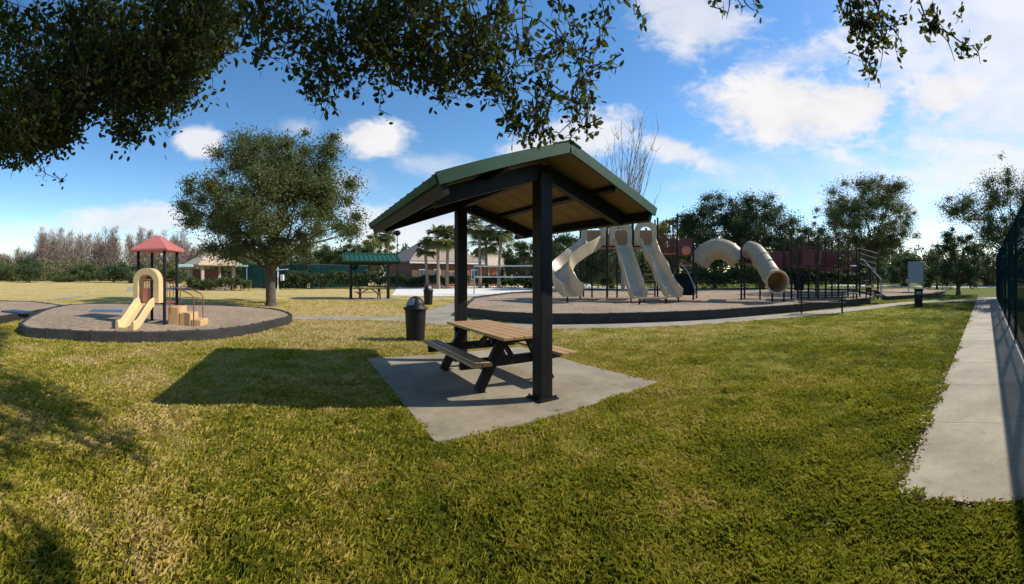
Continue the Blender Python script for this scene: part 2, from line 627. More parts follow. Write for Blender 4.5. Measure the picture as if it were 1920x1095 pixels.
def quads(name, V, m, parent=None, per=4):
    """A mesh of many separate little faces from an (n, per, 3) array."""
    n = len(V)
    me = bpy.data.meshes.new(name)
    me.vertices.add(n * per)
    me.vertices.foreach_set("co", V.reshape(-1).astype(np.float32))
    me.loops.add(n * per)
    me.loops.foreach_set("vertex_index", np.arange(n * per, dtype=np.int32))
    me.polygons.add(n)
    me.polygons.foreach_set("loop_start", np.arange(0, n * per, per, dtype=np.int32))
    me.update(calc_edges=True)
    me.materials.append(M[m])
    o = bpy.data.objects.new(name, me)
    COL.objects.link(o)
    if parent is not None:
        o.parent = parent
    return o


def unit(a):
    return a / np.maximum(np.linalg.norm(a, axis=1, keepdims=True), 1e-9)


def leaf_quads(pos, size, aspect=0.45, droop=0.0, up=0.0):
    n = len(pos)
    d = RNG.normal(size=(n, 3))
    d[:, 2] = d[:, 2] * (1 - 0.4 * abs(droop)) - droop + up
    d = unit(d)
    s = unit(np.cross(d, RNG.normal(size=(n, 3))))
    L = (size * RNG.uniform(0.65, 1.3, n))[:, None]
    V = np.empty((n, 4, 3))
    V[:, 0] = pos
    V[:, 1] = pos + d * L * 0.5 + s * L * aspect * 0.5
    V[:, 2] = pos + d * L
    V[:, 3] = pos + d * L * 0.5 - s * L * aspect * 0.5
    return V


def leaf_ovals(pos, size, aspect=0.5, droop=0.0):
    """Oval leaves, slightly folded along the midrib."""
    n = len(pos)
    d = RNG.normal(size=(n, 3))
    d[:, 2] -= droop
    d = unit(d)
    s = unit(np.cross(d, RNG.normal(size=(n, 3))))
    u = np.cross(s, d)
    L = (size * RNG.uniform(0.7, 1.25, n))[:, None]
    w = L * aspect * 0.5
    V = np.empty((n, 6, 3))
    V[:, 0] = pos
    V[:, 1] = pos + d * L * 0.30 + s * w * 0.9 + u * w * .18
    V[:, 2] = pos + d * L * 0.68 + s * w + u * w * .18
    V[:, 3] = pos + d * L
    V[:, 4] = pos + d * L * 0.68 - s * w + u * w * .18
    V[:, 5] = pos + d * L * 0.30 - s * w * 0.9 + u * w * .18
    return V


def clump_cloud(centres, radii, n, squash=0.75):
    """Leaf positions gathered round clump centres, more on each clump's skin than at its heart."""
    c = np.asarray(centres, float)
    r = np.asarray(radii, float)
    w = r ** 2
    idx = RNG.choice(len(c), n, p=w / w.sum())
    d = unit(RNG.normal(size=(n, 3)))
    rr = np.minimum(np.abs(RNG.normal(0, 0.62, n)) + 0.1, 1.28)
    p = d * rr[:, None] * r[idx][:, None]
    p[:, 2] *= squash
    return c[idx] + p


def limb_path(a, b, sag=0.15, n=6, wob=0.06):
    a, b = Vector(a), Vector(b)
    L = (b - a).length
    out = []
    for i in range(n + 1):
        t = i / n
        p = a.lerp(b, t)
        p.z += math.sin(t * PI) * sag * L
        if 0 < i < n:
            p += Vector((random.uniform(-1, 1), random.uniform(-1, 1), random.uniform(-1, 1))) * wob * L * 0.5
        out.append(p)
    return out


def tree(name, label, loc, h, w, crown_base, n_leaf, leaf, m='oak_leaf', bark='bark', trunk_r=0.22, clumps=42, group=None, lean=(0, 0), shape=1.0, seed=0, clump_r=0.17, depth=None):
    """Tapered trunk with limbs reaching into a crown of leaf clumps."""
    random.seed(seed + 101)
    root = thing(name, label, 'tree', loc, 0, group)
    d = depth or w
    ch = h - crown_base
    cz = crown_base + ch * 0.48
    cs, rs = [], []
    tries = 0
    while len(cs) < clumps and tries < 4000:
        tries += 1
        u = Vector((random.gauss(0, 1), random.gauss(0, 1), random.gauss(0, 1))).normalized()
        k = random.uniform(0.25, 1.0) ** 0.5
        z = u.z * k
        taper = 1.0 - max(0.0, z) ** 2 * 0.35 * shape
        if z < -0.55 and random.random() < 0.4:
            continue
        p = Vector((u.x * k * w / 2 * taper * 0.86 + lean[0] * (z + 1), u.y * k * d / 2 * taper * 0.86 + lean[1] * (z + 1), cz + z * ch / 2 * 0.88))
        lob = 1 + .16 * math.sin(3.1 * math.atan2(p.y, p.x) + seed) * math.cos(2.3 * z + seed * .7) + .10 * math.sin(5.3 * math.atan2(p.z - cz, p.x) + seed * 1.3)
        p = Vector((p.x * lob, p.y * lob, cz + (p.z - cz) * (.94 + .5 * (lob - 1))))
        r = clump_r * w * random.uniform(0.6, 1.2) * (1.0 - 0.3 * k)
        cs.append(p); rs.append(r)
    for i in range(0, len(cs), 3):      # side sprays feather each outline
        cs.append(cs[i] + Vector((random.gauss(0, 1), random.gauss(0, 1), random.gauss(0.3, .8))) * rs[i] * .72)
        rs.append(rs[i] * .5)
    mb = MB()
    crown_base = max(crown_base, .4)
    th = crown_base + ch * 0.22
    tr = [Vector((0, 0, -0.1)), Vector((0.0, 0, 0.25)), Vector((random.uniform(-.06, .06), 0, crown_base * 0.6)), Vector((lean[0] * .3, lean[1] * .3, th))]
    mb.tube(tr, [trunk_r * 1.55, trunk_r * 1.1, trunk_r, trunk_r * 0.75], 10)
    order = list(range(len(cs)))
    random.shuffle(order)
    for i in order[:min(22, len(order))]:
        s = tr[2].lerp(tr[3], random.uniform(0.2, 1.0))
        pth = limb_path(s, cs[i], 0.05, 5, 0.08)
        r0 = trunk_r * random.uniform(0.28, 0.5)
        mb.tube(pth, [r0 * (1 - 0.85 * k / 5) for k in range(6)], 6)
    mb.build('trunk', bark, root, smooth=True)
    pos = clump_cloud([tuple(c) for c in cs], rs, n_leaf)
    quads('crown', leaf_quads(pos, leaf, 0.5), m, root)
    return root


# ------------------------------------------------------------------ the setting: ground, walks, beds
def sheet(name, pts, z, m, kind='structure'):
    """A flat polygon of ground, a hair above what it lies on."""
    me = bpy.data.meshes.new(name)
    me.from_pydata([(p[0], p[1], z) for p in pts], [], [tuple(range(len(pts)))])
    bm = bmesh.new(); bm.from_mesh(me)
    for f in bm.faces:
        if f.normal.z < 0:
            f.normal_flip()
    bmesh.ops.triangulate(bm, faces=bm.faces)
    bm.to_mesh(me); bm.free()
    me.materials.append(M[m])
    o = bpy.data.objects.new(name, me)
    COL.objects.link(o)
    o['kind'] = kind
    return o


def smooth_line(pts, n=8, closed=False):
    """Catmull-Rom through points."""
    P = [Vector((p[0], p[1], p[2] if len(p) > 2 else 0)) for p in pts]
    N = len(P)
    out = []
    for i in range(N if closed else N - 1):
        if closed:
            a, b, c, d = P[(i - 1) % N], P[i], P[(i + 1) % N], P[(i + 2) % N]
        else:
            a, b, c, d = P[max(i - 1, 0)], P[i], P[i + 1], P[min(i + 2, N - 1)]
        for k in range(n):
            t = k / n
            out.append(0.5 * ((2 * b) + (c - a) * t + (2 * a - 5 * b + 4 * c - d) * t * t + (3 * b - a - 3 * c + d) * t ** 3))
    if not closed:
        out.append(P[-1])
    return out


def ribbon(name, line, width, z, m):
    L, Rr = [], []
    for i, p in enumerate(line):
        t = line[min(i + 1, len(line) - 1)] - line[max(i - 1, 0)]
        t.z = 0
        t.normalize()
        s = Vector((-t.y, t.x, 0)) * (width / 2)
        L.append(p + s); Rr.append(p - s)
    vs = [(p.x, p.y, z) for p in L] + [(p.x, p.y, z) for p in Rr]
    n = len(L)
    me = bpy.data.meshes.new(name)
    me.from_pydata(vs, [], [(i, n + i, n + i + 1, i + 1) for i in range(n - 1)])
    me.materials.append(M[m])
    o = bpy.data.objects.new(name, me)
    COL.objects.link(o)
    o['kind'] = 'structure'
    return o, L, Rr


def disc_points(radius, seg):
    return [(radius * math.cos(2 * PI * k / seg), radius * math.sin(2 * PI * k / seg)) for k in range(seg)]


sheet('ground', disc_points(900, 72), 0.0, 'ground')

# shelter frame: ridge runs from the near post to the far post
SH_NEAR = G(1017, 752)
SH_FAR = G(864, 678)
RD = (SH_FAR - SH_NEAR).normalized()                 # along the ridge
SH_C = (SH_NEAR + SH_FAR) / 2
SH_RZ = math.atan2(RD.y, RD.x) - PI / 2              # local +Y runs along the ridge, away from the camera
RL = Vector((RD.y, -RD.x, 0))                        # to the right of the ridge


def sh(x, y, z=0.0):
    return SH_C + RL * x + RD * y + Vector((0, 0, z))


PAD_C = sh(-0.03, -0.05)
PADX, PADY = 3.30, 3.55
pad_pts = [sh(-PADX / 2, -PADY / 2 - .1), sh(PADX / 2 + .04, -PADY / 2 - .06), sh(PADX / 2 + .06, PADY / 2 + .2), sh(-PADX / 2, PADY / 2 + .2)]
pad = MB().extrude([(p.x, p.y, -0.05) for p in pad_pts], (0, 0, 0.085)).build('concrete_pad', 'concrete', None, bevel=0.012)
pad['kind'] = 'structure'

# straight walk on the right
WD = Vector((math.sin(rad(69.8)), math.cos(rad(69.8)), 0))
WR = Vector((WD.y, -WD.x, 0))
WS = Vector((2.33, 1.52, 0))
WALK_W = 1.62
WLEN = 26.0
mbw = MB()
slab = 1.45
k = 0.0
while k < WLEN:
    e = min(k + slab - 0.012, WLEN)
    q = [WS + WD * k, WS + WD * e, WS + WD * e + WR * WALK_W, WS + WD * k + WR * WALK_W]
    mbw.extrude([(p.x, p.y, -0.05) for p in q], (0, 0, 0.075))
    k += slab
wk = mbw.build('walk', 'walk', None, bevel=0.008)
wk['kind'] = 'structure'
q = [WS + WD * .02 + WR * .02, WS + WD * WLEN + WR * .02, WS + WD * WLEN + WR * (WALK_W - .02), WS + WD * .02 + WR * (WALK_W - .02)]
sheet('walk_joints', q, 0.0215, 'joint')

# winding path along the beds
path_px = [(150, 555), (80, 566), (0, 575), (-80, 582)]
ribbon('side_path', smooth_line([G(*p) for p in path_px], 6), 0.8, 0.008, 'walk')
path_px = [(470, 594), (545, 595), (650, 597), (760, 599), (860, 606), (960, 612), (1060, 612), (1200, 609), (1330, 603), (1450, 594), (1560, 584), (1640, 575), (1720, 567), (1790, 564)]
PATH_LINE = smooth_line([G(*p) for p in path_px] + [WS + WD * (WLEN - 3.2) + WR * .8], 6)
ribbon('winding_path', PATH_LINE, 1.35, 0.008, 'walk')
ribbon('bed_path', smooth_line([G(830, 600), G(838, 587), G(862, 574), G(900, 565)], 6), 1.9, 0.012, 'walk')
sheet('sand_court', [G(735, 554), G(860, 556), G(1010, 556), G(1120, 552), G(1270, 549), G(1330, 541), G(1200, 537), G(1000, 537), G(860, 537), G(745, 538)], 0.010, 'sand')
sheet('court_apron', [G(236, 546), G(430, 543), G(450, 538), G(330, 536), G(240, 538)], 0.010, 'walk')
ribbon('road', smooth_line([at(1560, 66), at(1660, 62), at(1760, 58), at(1850, 56), at(1960, 58)], 6), 7.0, 0.010, 'road')
sheet('far_lot', [at(1040, 78), at(1110, 78), at(1110, 60), at(1040, 60)], 0.012, 'road')

BED_Z = 0.235


def bed(label, pts, group='plastic bordered play beds', bh=0.27):
    """Mulch level with the top of a ring of black plastic landscape timbers."""
    sheet('mulch', pts, BED_Z, 'mulch')
    n = len(pts)
    P = [Vector((p[0], p[1], 0)) for p in pts]
    c = sum(P, Vector()) / n
    root = thing('bed_border', label, 'edging', (c.x, c.y, 0), 0, group)
    cnt = 0
    for i in range(n):
        a, b = P[i], P[(i + 1) % n]
        L = (b - a).length
        d = (b - a) / L
        k = max(1, round(L / 1.22))
        if L > 9 and (a.length > 22 and b.length > 22):
            k = max(1, round(L / 3.6))
        st = L / k
        for j in range(k):
            mb = MB()
            p0, p1 = a + d * (st * j), a + d * (st * (j + 1))
            wob = Vector((0, 0, random.uniform(-.008, .008)))
            mb.beam(p0 + Vector((0, 0, bh / 2 - .005)) + wob - c, p1 + Vector((0, 0, bh / 2 - .005)) + wob - c, 0.105, bh)
            mb.tube([p1 + Vector((0, 0, -.02)) - c, p1 + Vector((0, 0, bh + .008)) - c], 0.06, 10)
            mb.build('timber', 'border', root, bevel=0.02)
            cnt += 1
    return root


LEFT_BED = [G(*p) for p in [(38, 623), (130, 638), (265, 642), (415, 635), (495, 620), (545, 604), (508, 590), (420, 583), (300, 579), (190, 579), (110, 584)]]
LEFT_BED = smooth_line(LEFT_BED, 3, True)
bed('low black plastic timber border around the small play structure with the red roof', LEFT_BED)
FAR_LEFT_BED = [G(*p) for p in [(-60, 619), (0, 607), (122, 583), (60, 574), (-70, 570)]]
bed('low black plastic timber border at the left frame edge beyond the small play bed', FAR_LEFT_BED)
MAIN_BED = [G(*p) for p in [(866, 592), (935, 603), (1030, 608), (1200, 605), (1330, 599), (1450, 589), (1560, 578), (1628, 570)]] + \
    [at(1640, 26), at(1600, 36), at(1450, 40), at(1250, 39), at(1080, 36), at(960, 30), at(890, 23.5)]
bed('long low black plastic timber border around the big play structure with slides', MAIN_BED, bh=.36)
RIGHT_BED = [G(*p) for p in [(1662, 563), (1760, 556), (1772, 549), (1700, 545), (1640, 547)]]
bed('short low black plastic timber border right of the big play bed, near the black bin', RIGHT_BED)

# ------------------------------------------------------------------ picnic shelter
RIDGE_Z, HALF, PITCH, RLEN = 3.10, 1.60, rad(19.5), 3.72
SPAN = (SH_FAR - SH_NEAR).length


def make_shelter(label):
    root = thing('picnic_shelter', label, 'shelter', SH_C, SH_RZ, 'green roofed picnic shelters')
    y0, y1 = -RLEN / 2, RLEN / 2
    drop = HALF * math.tan(PITCH)
    for s in (-1, 1):
        mb = MB().box((0, s * SPAN / 2, (RIDGE_Z - 0.2) / 2), (0.19, 0.19, RIDGE_Z - 0.2))
        p = mb.build('post', 'black', root, bevel=0.012)
        bpz = MB().box((0, s * SPAN / 2, 0.045), (0.30, 0.30, 0.02))
        for bx in (-.12, .12):
            for by in (-.12, .12):
                bpz.tube([(bx, s * SPAN / 2 + by, .05), (bx, s * SPAN / 2 + by, .085)], .014, 6)
        bpz.build('base_plate', 'black', p)
    MB().beam((0, -SPAN / 2 + .098, RIDGE_Z - .17), (0, SPAN / 2 - .098, RIDGE_Z - .17), 0.10, 0.16).build('ridge_beam', 'black', root, bevel=0.01)
    nrm = {}
    for s in (-1, 1):
        n = Vector((s * math.sin(PITCH), 0, math.cos(PITCH)))
        e = Vector((s * math.cos(PITCH), 0, -math.sin(PITCH)))
        top = Vector((0, 0, RIDGE_Z))
        SL = HALF / math.cos(PITCH)
        # rafters at both posts
        for q in (-1, 1):
            a = top + e * 0.06 + Vector((0, q * SPAN / 2, 0)) - n * 0.16
            b = top + e * (SL - 0.10) + Vector((0, q * SPAN / 2, 0)) - n * 0.13
            MB().beam(a, b, 0.12, 0.19, n).build('rafter', 'black', root, bevel=0.008)
        # purlins
        for fr, nm in ((0.52, 'purlin'), (0.972, 'eave_beam')):
            a = top + e * (SL * fr) + Vector((0, y0 + (0.09 if nm == 'purlin' else .03), 0)) - n * (0.058 if nm == 'purlin' else .095)
            b = top + e * (SL * fr) + Vector((0, y1 - (0.09 if nm == 'purlin' else .03), 0)) - n * (0.058 if nm == 'purlin' else .095)
            MB().beam(a, b, 0.07 if nm == 'purlin' else 0.06, 0.075 if nm == 'purlin' else 0.15, n).build(nm, 'black', root)
        # roof sheet: ribbed green metal above, tan liner boards below
        mb = MB()
        mid = top + e * (SL / 2) + n * 0.022
        m3 = Matrix((e, Vector((0, 1, 0)), n)).transposed()
        mb.box(mid, (SL - 0.004, RLEN - .04, 0.018), mtx=m3)
        k = 0
        nr = 12
        for k in range(nr):
            y = y0 + 0.14 + (RLEN - 0.28) * k / (nr - 1)
            mb.box(mid + Vector((0, y, 0)) + n * 0.026, (SL - 0.01, 0.035, 0.034), mtx=m3)
        mb.build('roof_panel', 'green_roof', root)
        nb = 9
        mb = MB()
        for k in range(nb):
            w = (RLEN - 0.16) / nb
            y = y0 + 0.08 + w * (k + 0.5)
            mb.box(top + e * (SL / 2) + Vector((0, y, 0)) - n * 0.007, (SL - 0.03, w - 0.014, 0.022), mtx=m3)
        mb.build('roof_lining', 'soffit', root)
        # rake fascias at both gables, gutter edge along the eave
        for q in (-1, 1):
            yy = (y1 - 0.004) * q
            a = top + e * 0.0 + Vector((0, yy, 0)) + n * 0.0
            b = top + e * (SL + .01) + Vector((0, yy, 0))
            MB().beam(a, b, 0.03, 0.125, n).build('rake_trim', 'green_roof', root)
        a = top + e * (SL + 0.012) + Vector((0, y0 + .012, 0)) + n * 0.004
        b = top + e * (SL + 0.012) + Vector((0, y1 - .012, 0)) + n * 0.004
        MB().beam(a, b, 0.022, 0.085, n).build('eave_trim', 'green_roof', root)
    n_ = Vector((0, 0, 1))
    MB().extrude([(-.16, y0 - .02, RIDGE_Z + .012), (0, y0 - .02, RIDGE_Z + .068), (.16, y0 - .02, RIDGE_Z + .012), (.16, y0 - .02, RIDGE_Z + .024), (0, y0 - .02, RIDGE_Z + .082), (-.16, y0 - .02, RIDGE_Z + .024)],
                 (0, RLEN + .04, 0)).build('ridge_cap', 'green_roof', root)
    return root


shelter = make_shelter('big near picnic shelter with green gable roof on two black posts over concrete pad')


# ------------------------------------------------------------------ picnic table
def make_table(label):
    root = thing('picnic_table', label, 'picnic table', SH_C + Vector((0, 0, 0.035)), SH_RZ, 'picnic tables')
    L = 2.02
    for nm, x0, zt, n, w in (('tabletop', 0, 0.76, 5, 0.150), ('bench_seat', -0.70, 0.46, 2, 0.135), ('bench_seat', 0.70, 0.46, 2, 0.135)):
        mb = MB()
        for k in range(n):
            x = x0 + (k - (n - 1) / 2) * (w + 0.010)
            mb.box((x, 0, zt - 0.02), (w, L, 0.040))
        mb.build(nm, 'plank', root, bevel=0.006)
    for s in (-1, 1):
        y = s * 0.66
        for t in (-1, 1):
            a, b = Vector((t * 0.60, y, 0.0)), Vector((t * 0.22, y, 0.68))
            ax = (b - a).normalized()
            MB().beam(a + ax * .012, b, 0.14, 0.075, (0, 1, 0)).build('leg', 'black', root, bevel=0.006)
        MB().beam((-0.83, y + .076, 0.372), (0.83, y + .076, 0.372), 0.07, 0.13).build('bench_support', 'black', root, bevel=0.006)
        MB().beam((-0.36, y + .076, 0.672), (0.36, y + .076, 0.672), 0.07, 0.11).build('top_support', 'black', root, bevel=0.006)
        MB().beam((0, y - s * .06, 0.37), (0, s * 0.10, 0.685), 0.05, 0.07).build('brace', 'black', root, bevel=0.004)
    return root


table = make_table('picnic table with brown plank top and black A-frame legs on the near concrete pad')


# ------------------------------------------------------------------ trash bins
def make_bin(label, loc):
    root = thing('trash_bin', label, 'trash can', loc, 0.3, 'dome topped trash bins')
    prof = [(0.205, 0.0), (0.225, 0.015), (0.262, 0.74), (0.265, 0.765), (0.30, 0.77), (0.305, 0.80), (0.295, 0.815), (0.25, 0.82)]
    MB().lathe(prof, seg=32).build('body', 'black', root, smooth=True)
    dome = [(0.245, 0.82)]
    for k in range(8):
        a = k / 8 * PI / 2
        dome.append((0.222 * math.cos(a), 0.86 + 0.235 * math.sin(a)))
    dome.append((0.02, 1.096))
    d = MB().lathe(dome, seg=32).build('lid', 'black', root, smooth=True)
    # push door in the dome
    mb = MB()
    n = 8
    vs, fs = [], []
    for i in range(n + 1):
        for j in range(4):
            a = rad(-32 + 64 * i / n) - 2.3
            e = rad(6 + 44 * j / 3)
            vs.append(Vector((0.226 * math.cos(e) * math.cos(a), 0.226 * math.cos(e) * math.sin(a), 0.86 + 0.239 * math.sin(e))))
    for i in range(n):
        for j in range(3):
            fs.append((i * 4 + j, i * 4 + j + 1, (i + 1) * 4 + j + 1, (i + 1) * 4 + j))
    mb.add(vs, fs).build('flap', 'grey', d, smooth=True)
    return root


b0 = G(779, 638)
bin_near = make_bin('black dome topped trash bin standing in the grass left of the near shelter', b0)
c = dup(bin_near, at(803, 21.5), 1.4, 'small distant dome topped trash bin by the white sand, just behind the larger bin')
c = thing('litter_bin', 'square black litter bin on the grass beside the pale path, below the grey notice board', 'trash can', at(1722, 20.2), rad(-58))
MB().box((0, 0, 0.44), (0.42, 0.42, 0.84)).build('body', 'black', c, bevel=0.03)
lid = MB().box((0, 0, 0.905), (0.46, 0.46, 0.085)).build('lid', 'black', c, bevel=0.03)
MB().box((0, -0.225, 0.72), (0.26, 0.012, 0.14)).build('opening', 'grey', c)

# ------------------------------------------------------------------ second shelter with its table
S2 = at(693, 27)
s2_rz = -brg(693) + PI / 2 + 0.12
dup(shelter, S2, s2_rz, 'small distant picnic shelter with ribbed green roof beside the brown clubhouse')
dup(table, S2 + Vector((0, 0, .01)), s2_rz, 'small distant picnic table in the shade of the far green shelter')
R2 = Matrix.Rotation(s2_rz, 3, 'Z')
sheet('far_pad', [S2 + R2 @ Vector((x, y, 0)) for x, y in ((-1.7, -1.9), (1.7, -1.9), (1.7, 1.9), (-1.7, 1.9))], 0.012, 'concrete')

# ------------------------------------------------------------------ small play structure on the left
PS = at(296, 11.4)
ps = thing('toddler_play_structure', 'small play structure with faded red hip roof, cream slide and steps in the left bed', 'play structure', (PS.x, PS.y, BED_Z), -brg(296) + rad(18))
# local frame: x right, y away from the camera, turned so that one post comes forward; corners of the deck:
hd = 0.42
Rt = Matrix.Rotation(rad(45), 3, 'Z')
CR = [Rt @ Vector((sx * hd, sy * hd, 0)) for sx, sy in ((-1, -1), (1, -1), (1, 1), (-1, 1))]
DKZ = 0.62
for cpt in CR:
    MB().tube([cpt + Vector((0, 0, -.1)), cpt + Vector((0, 0, 2.13))], 0.048, 12).build('post', 'black', ps, smooth=True)
MB().box((0, 0, DKZ - .03), (0.80, 0.80, 0.06), rad(45)).build('deck', 'rail', ps, bevel=.01)
# hip roof
mb = MB()
e = [Rt @ Vector((sx * .60, sy * .60, 2.13)) for sx, sy in ((-1, -1), (1, -1), (1, 1), (-1, 1))]
e2 = [v + Vector((0, 0, -.07)) for v in e]
tp = [Rt @ Vector((sx * .06, sy * .06, 2.54)) for sx, sy in ((-1, -1), (1, -1), (1, 1), (-1, 1))]
vs = e2 + e + tp
fs = [(3, 2, 1, 0), (8, 9, 10, 11)]
for k in range(4):
    k2 = (k + 1) % 4
    fs += [(k, k2, 4 + k2, 4 + k), (4 + k, 4 + k2, 8 + k2, 8 + k)]
mb.add(vs, fs).build('roof', 'red_roof', ps, bevel=0.02)
# faces of the deck: 0-1 is front right? the post that comes forward is CR[0] turned by 45 degrees
fl_dir = Rt @ Vector((-1, 0, 0))      # towards the front left
fr_dir = Rt @ Vector((0, -1, 0))      # towards the front right
if fl_dir.x > 0:
    fl_dir, fr_dir = fr_dir, fl_dir


def side_of(d):
    return Vector((-d.y, d.x, 0))


# arch hood on the front left face
sd = side_of(fl_dir)
o0 = fl_dir * (hd - 0.02)
n = 12


def arch(w, h0, rise, z0):
    pts = [(-w, z0)]
    for k in range(n + 1):
        a = PI - PI * k / n
        pts.append((w * math.cos(a), h0 + rise * math.sin(a)))
    pts.append((w, z0))
    return pts


outer = arch(0.40, 1.22, 0.36, DKZ)
inner = arch(0.255, 1.15, 0.25, DKZ)
mb = MB()
dep = fl_dir * 0.34
N = len(outer)
V1 = [o0 + sd * a + Vector((0, 0, b)) for a, b in outer]
V2 = [o0 + sd * a + Vector((0, 0, b)) for a, b in inner]
vs = V1 + V2 + [v + dep for v in V1] + [v + dep for v in V2]
fs = []
for k in range(N - 1):
    fs += [(k, k + 1, N + k + 1, N + k), (2 * N + k, 3 * N + k, 3 * N + k + 1, 2 * N + k + 1), (k, 2 * N + k, 2 * N + k + 1, k + 1), (N + k, N + k + 1, 3 * N + k + 1, 3 * N + k)]
mb.add(vs, fs).build('tunnel_hood', 'cream', ps, smooth=True)
# terracotta sit down bar panel seen in the opening
MB().extrude([o0 + fl_dir * .25 + sd * a + Vector((0, 0, b)) for a, b in ((-.12, DKZ), (.12, DKZ), (.12, DKZ + .42), (.05, DKZ + .40), (0, DKZ + .36), (-.05, DKZ + .40), (-.12, DKZ + .42))], fl_dir * .04).build('seat_panel', 'terracotta', ps)
# slide with two raised sides
prof = [(-.27, -.05), (.27, -.05), (.27, .16), (.235, .18), (.20, .16), (.17, .0), (-.17, .0), (-.20, .16), (-.235, .18), (-.27, .16)]
pth = [o0 + fl_dir * t + Vector((0, 0, z)) for t, z in ((.30, .60), (.45, .56), (.70, .40), (.95, .22), (1.15, .10), (1.32, .06), (1.45, .055))]
MB().sweep(prof, pth).build('slide', 'cream', ps, smooth=True)
# block steps on the front right face
sr = side_of(fr_dir)
o1 = fr_dir * (hd + .02)
for i, (t0, t1, z) in enumerate(((0.03, .36, .50), (.37, .72, .34), (.73, 1.02, .17))):
    c0 = o1 + fr_dir * ((t0 + t1) / 2) + Vector((0, 0, z / 2 - .03))
    m3 = Matrix((fr_dir, sr, Vector((0, 0, 1)))).transposed()
    MB().box(c0, (t1 - t0, .62, z + .06), mtx=m3).build('step', 'step_tan', ps, bevel=.025)
for s in (-1, 1):
    q0 = o1 + sr * (.36 * s)
    pth = [q0 + fr_dir * .12 + Vector((0, 0, .3)), q0 + fr_dir * .12 + Vector((0, 0, 1.02)), q0 + fr_dir * .2 + Vector((0, 0, 1.08)), q0 + fr_dir * .75 + Vector((0, 0, .86)), q0 + fr_dir * .83 + Vector((0, 0, .78)), q0 + fr_dir * .83 + Vector((0, 0, -.02))]
    MB().tube(pth, 0.018, 8).build('handrail', 'rail', ps, smooth=True)
# barrier panels on the two back faces
for d in (-fl_dir, -fr_dir):
    s_ = side_of(d)
    mb = MB()
    for k in range(-3, 4):
        p = d * hd + s_ * (k * .10)
        mb.tube([p + Vector((0, 0, DKZ)), p + Vector((0, 0, DKZ + .62))], .012, 6)
    mb.beam(d * hd + s_ * -.37 + Vector((0, 0, DKZ + .64)), d * hd + s_ * .37 + Vector((0, 0, DKZ + .64)), .03, .04)
    mb.build('guard_rail', 'rail', ps)

# blue mats lying in the far mulch corner
mtp = tag(MB().box(tuple(at(200, 15.0, BED_Z + .02)), (1.2, .8, .04), 0.9).build('rubber_mat', mat("blue_rubber", (.05, .13, .26), .6, .15)), 'flat blue rubber mat lying on mulch behind the cream slide', 'mat', 'play bed mats')
o_ = mtp.data
mtp2 = tag(MB().box(tuple(at(32, 14.4, BED_Z + .03)), (1.0, .7, .06), 0.5).build('rubber_mat', mat("navy_rubber", (.02, .045, .10), .6, .15)), 'dark navy rubber mat lying on mulch at the left frame edge', 'mat', 'play bed mats')

# ------------------------------------------------------------------ big play structure
BP = at(1270, 23.5)
BP.z = BED_Z
bp = thing('play_structure', 'big play structure with tan slides, hooded decks and an arched crawl tube', 'play structure', BP)


def L(v):
    return Vector(v) - BP


def post(px, r, ytop, ybot=None, rr=0.055, m='black', root=None):
    root = root or bp
    o = Vector(root.location)
    a = at(px, r, BED_Z - 0.05) if ybot is None else Q(px, ybot, r)
    b = Q(px, ytop, r)
    return MB().tube([a - o, b - o], rr, 10).build('post', m, root, smooth=True)


RF, RB = 23.4, 25.2      # front and back post rows
for px, yt in ((1088, 408), (1138, 405), (1187, 405), (1233, 408), (1270, 402)):
    post(px, RF, yt)
for px, yt in ((1094, 412), (1139, 410), (1185, 410), (1228, 412), (1262, 408)):
    post(px, RB, yt)
DZ = Q(1150, 461, RF).z


def deck(pxa, pxb, ra, rb, z, m='maroon', root=None):
    root = root or bp
    o = Vector(root.location)
    mb = MB()
    pts = [at(pxa, ra, z), at(pxb, ra, z), at(pxb + (960 - pxb) * 0.0, rb, z), at(pxa, rb, z)]
    return mb.extrude([p - o for p in pts], (0, 0, -0.08)).build('deck', m, root)


deck(1088, 1137, RF, RB, DZ)
deck(1139, 1186, RF, RB, DZ)
deck(1188, 1232, RF, RB, DZ)
deck(1234, 1269, RF, RB, DZ - 0.35)


def hood(pxa, pxb, r, z0, z1, m='tan'):
    """Moulded arch panel at the top of a slide, tunnel depth 0.5 m, open in the middle."""
    A, B = at(pxa, r, z0) - BP, at(pxb, r, z0) - BP
    s = (B - A)
    w = s.length / 2
    s.normalize()
    c = (A + B) / 2
    f = Vector((s.y, -s.x, 0))
    if f.dot(Vector((BP.x, BP.y, 0))) > 0:
        f = -f
    h = z1 - z0
    nn = 12
    oo, ii = [(-w, 0)], [(-w * .58, .0)]
    for k in range(nn + 1):
        a = PI - PI * k / nn
        oo.append((w * math.cos(a), h * .62 + h * .38 * math.sin(a)))
        ii.append((w * .58 * math.cos(a), h * .50 + h * .28 * math.sin(a)))
    oo.append((w, 0)); ii.append((w * .58, 0))
    N = len(oo)
    V1 = [c + s * a + Vector((0, 0, b)) - f * .1 for a, b in oo]
    V2 = [c + s * a + Vector((0, 0, b)) - f * .1 for a, b in ii]
    vs = V1 + V2 + [v + f * .34 for v in V1] + [v + f * .34 for v in V2]
    fs = []
    for k in range(N - 1):
        fs += [(k, k + 1, N + k + 1, N + k), (2 * N + k, 3 * N + k, 3 * N + k + 1, 2 * N + k + 1), (k, 2 * N + k, 2 * N + k + 1, k + 1), (N + k, N + k + 1, 3 * N + k + 1, 3 * N + k)]
    return MB().add(vs, fs).build('slide_hood', m, bp, smooth=True)


hood(1090, 1136, RF - .08, DZ, DZ + 1.5)
hood(1144, 1185, RF - .08, DZ, DZ + 1.42)
hood(1190, 1231, RF - .08, DZ, DZ + 1.48)
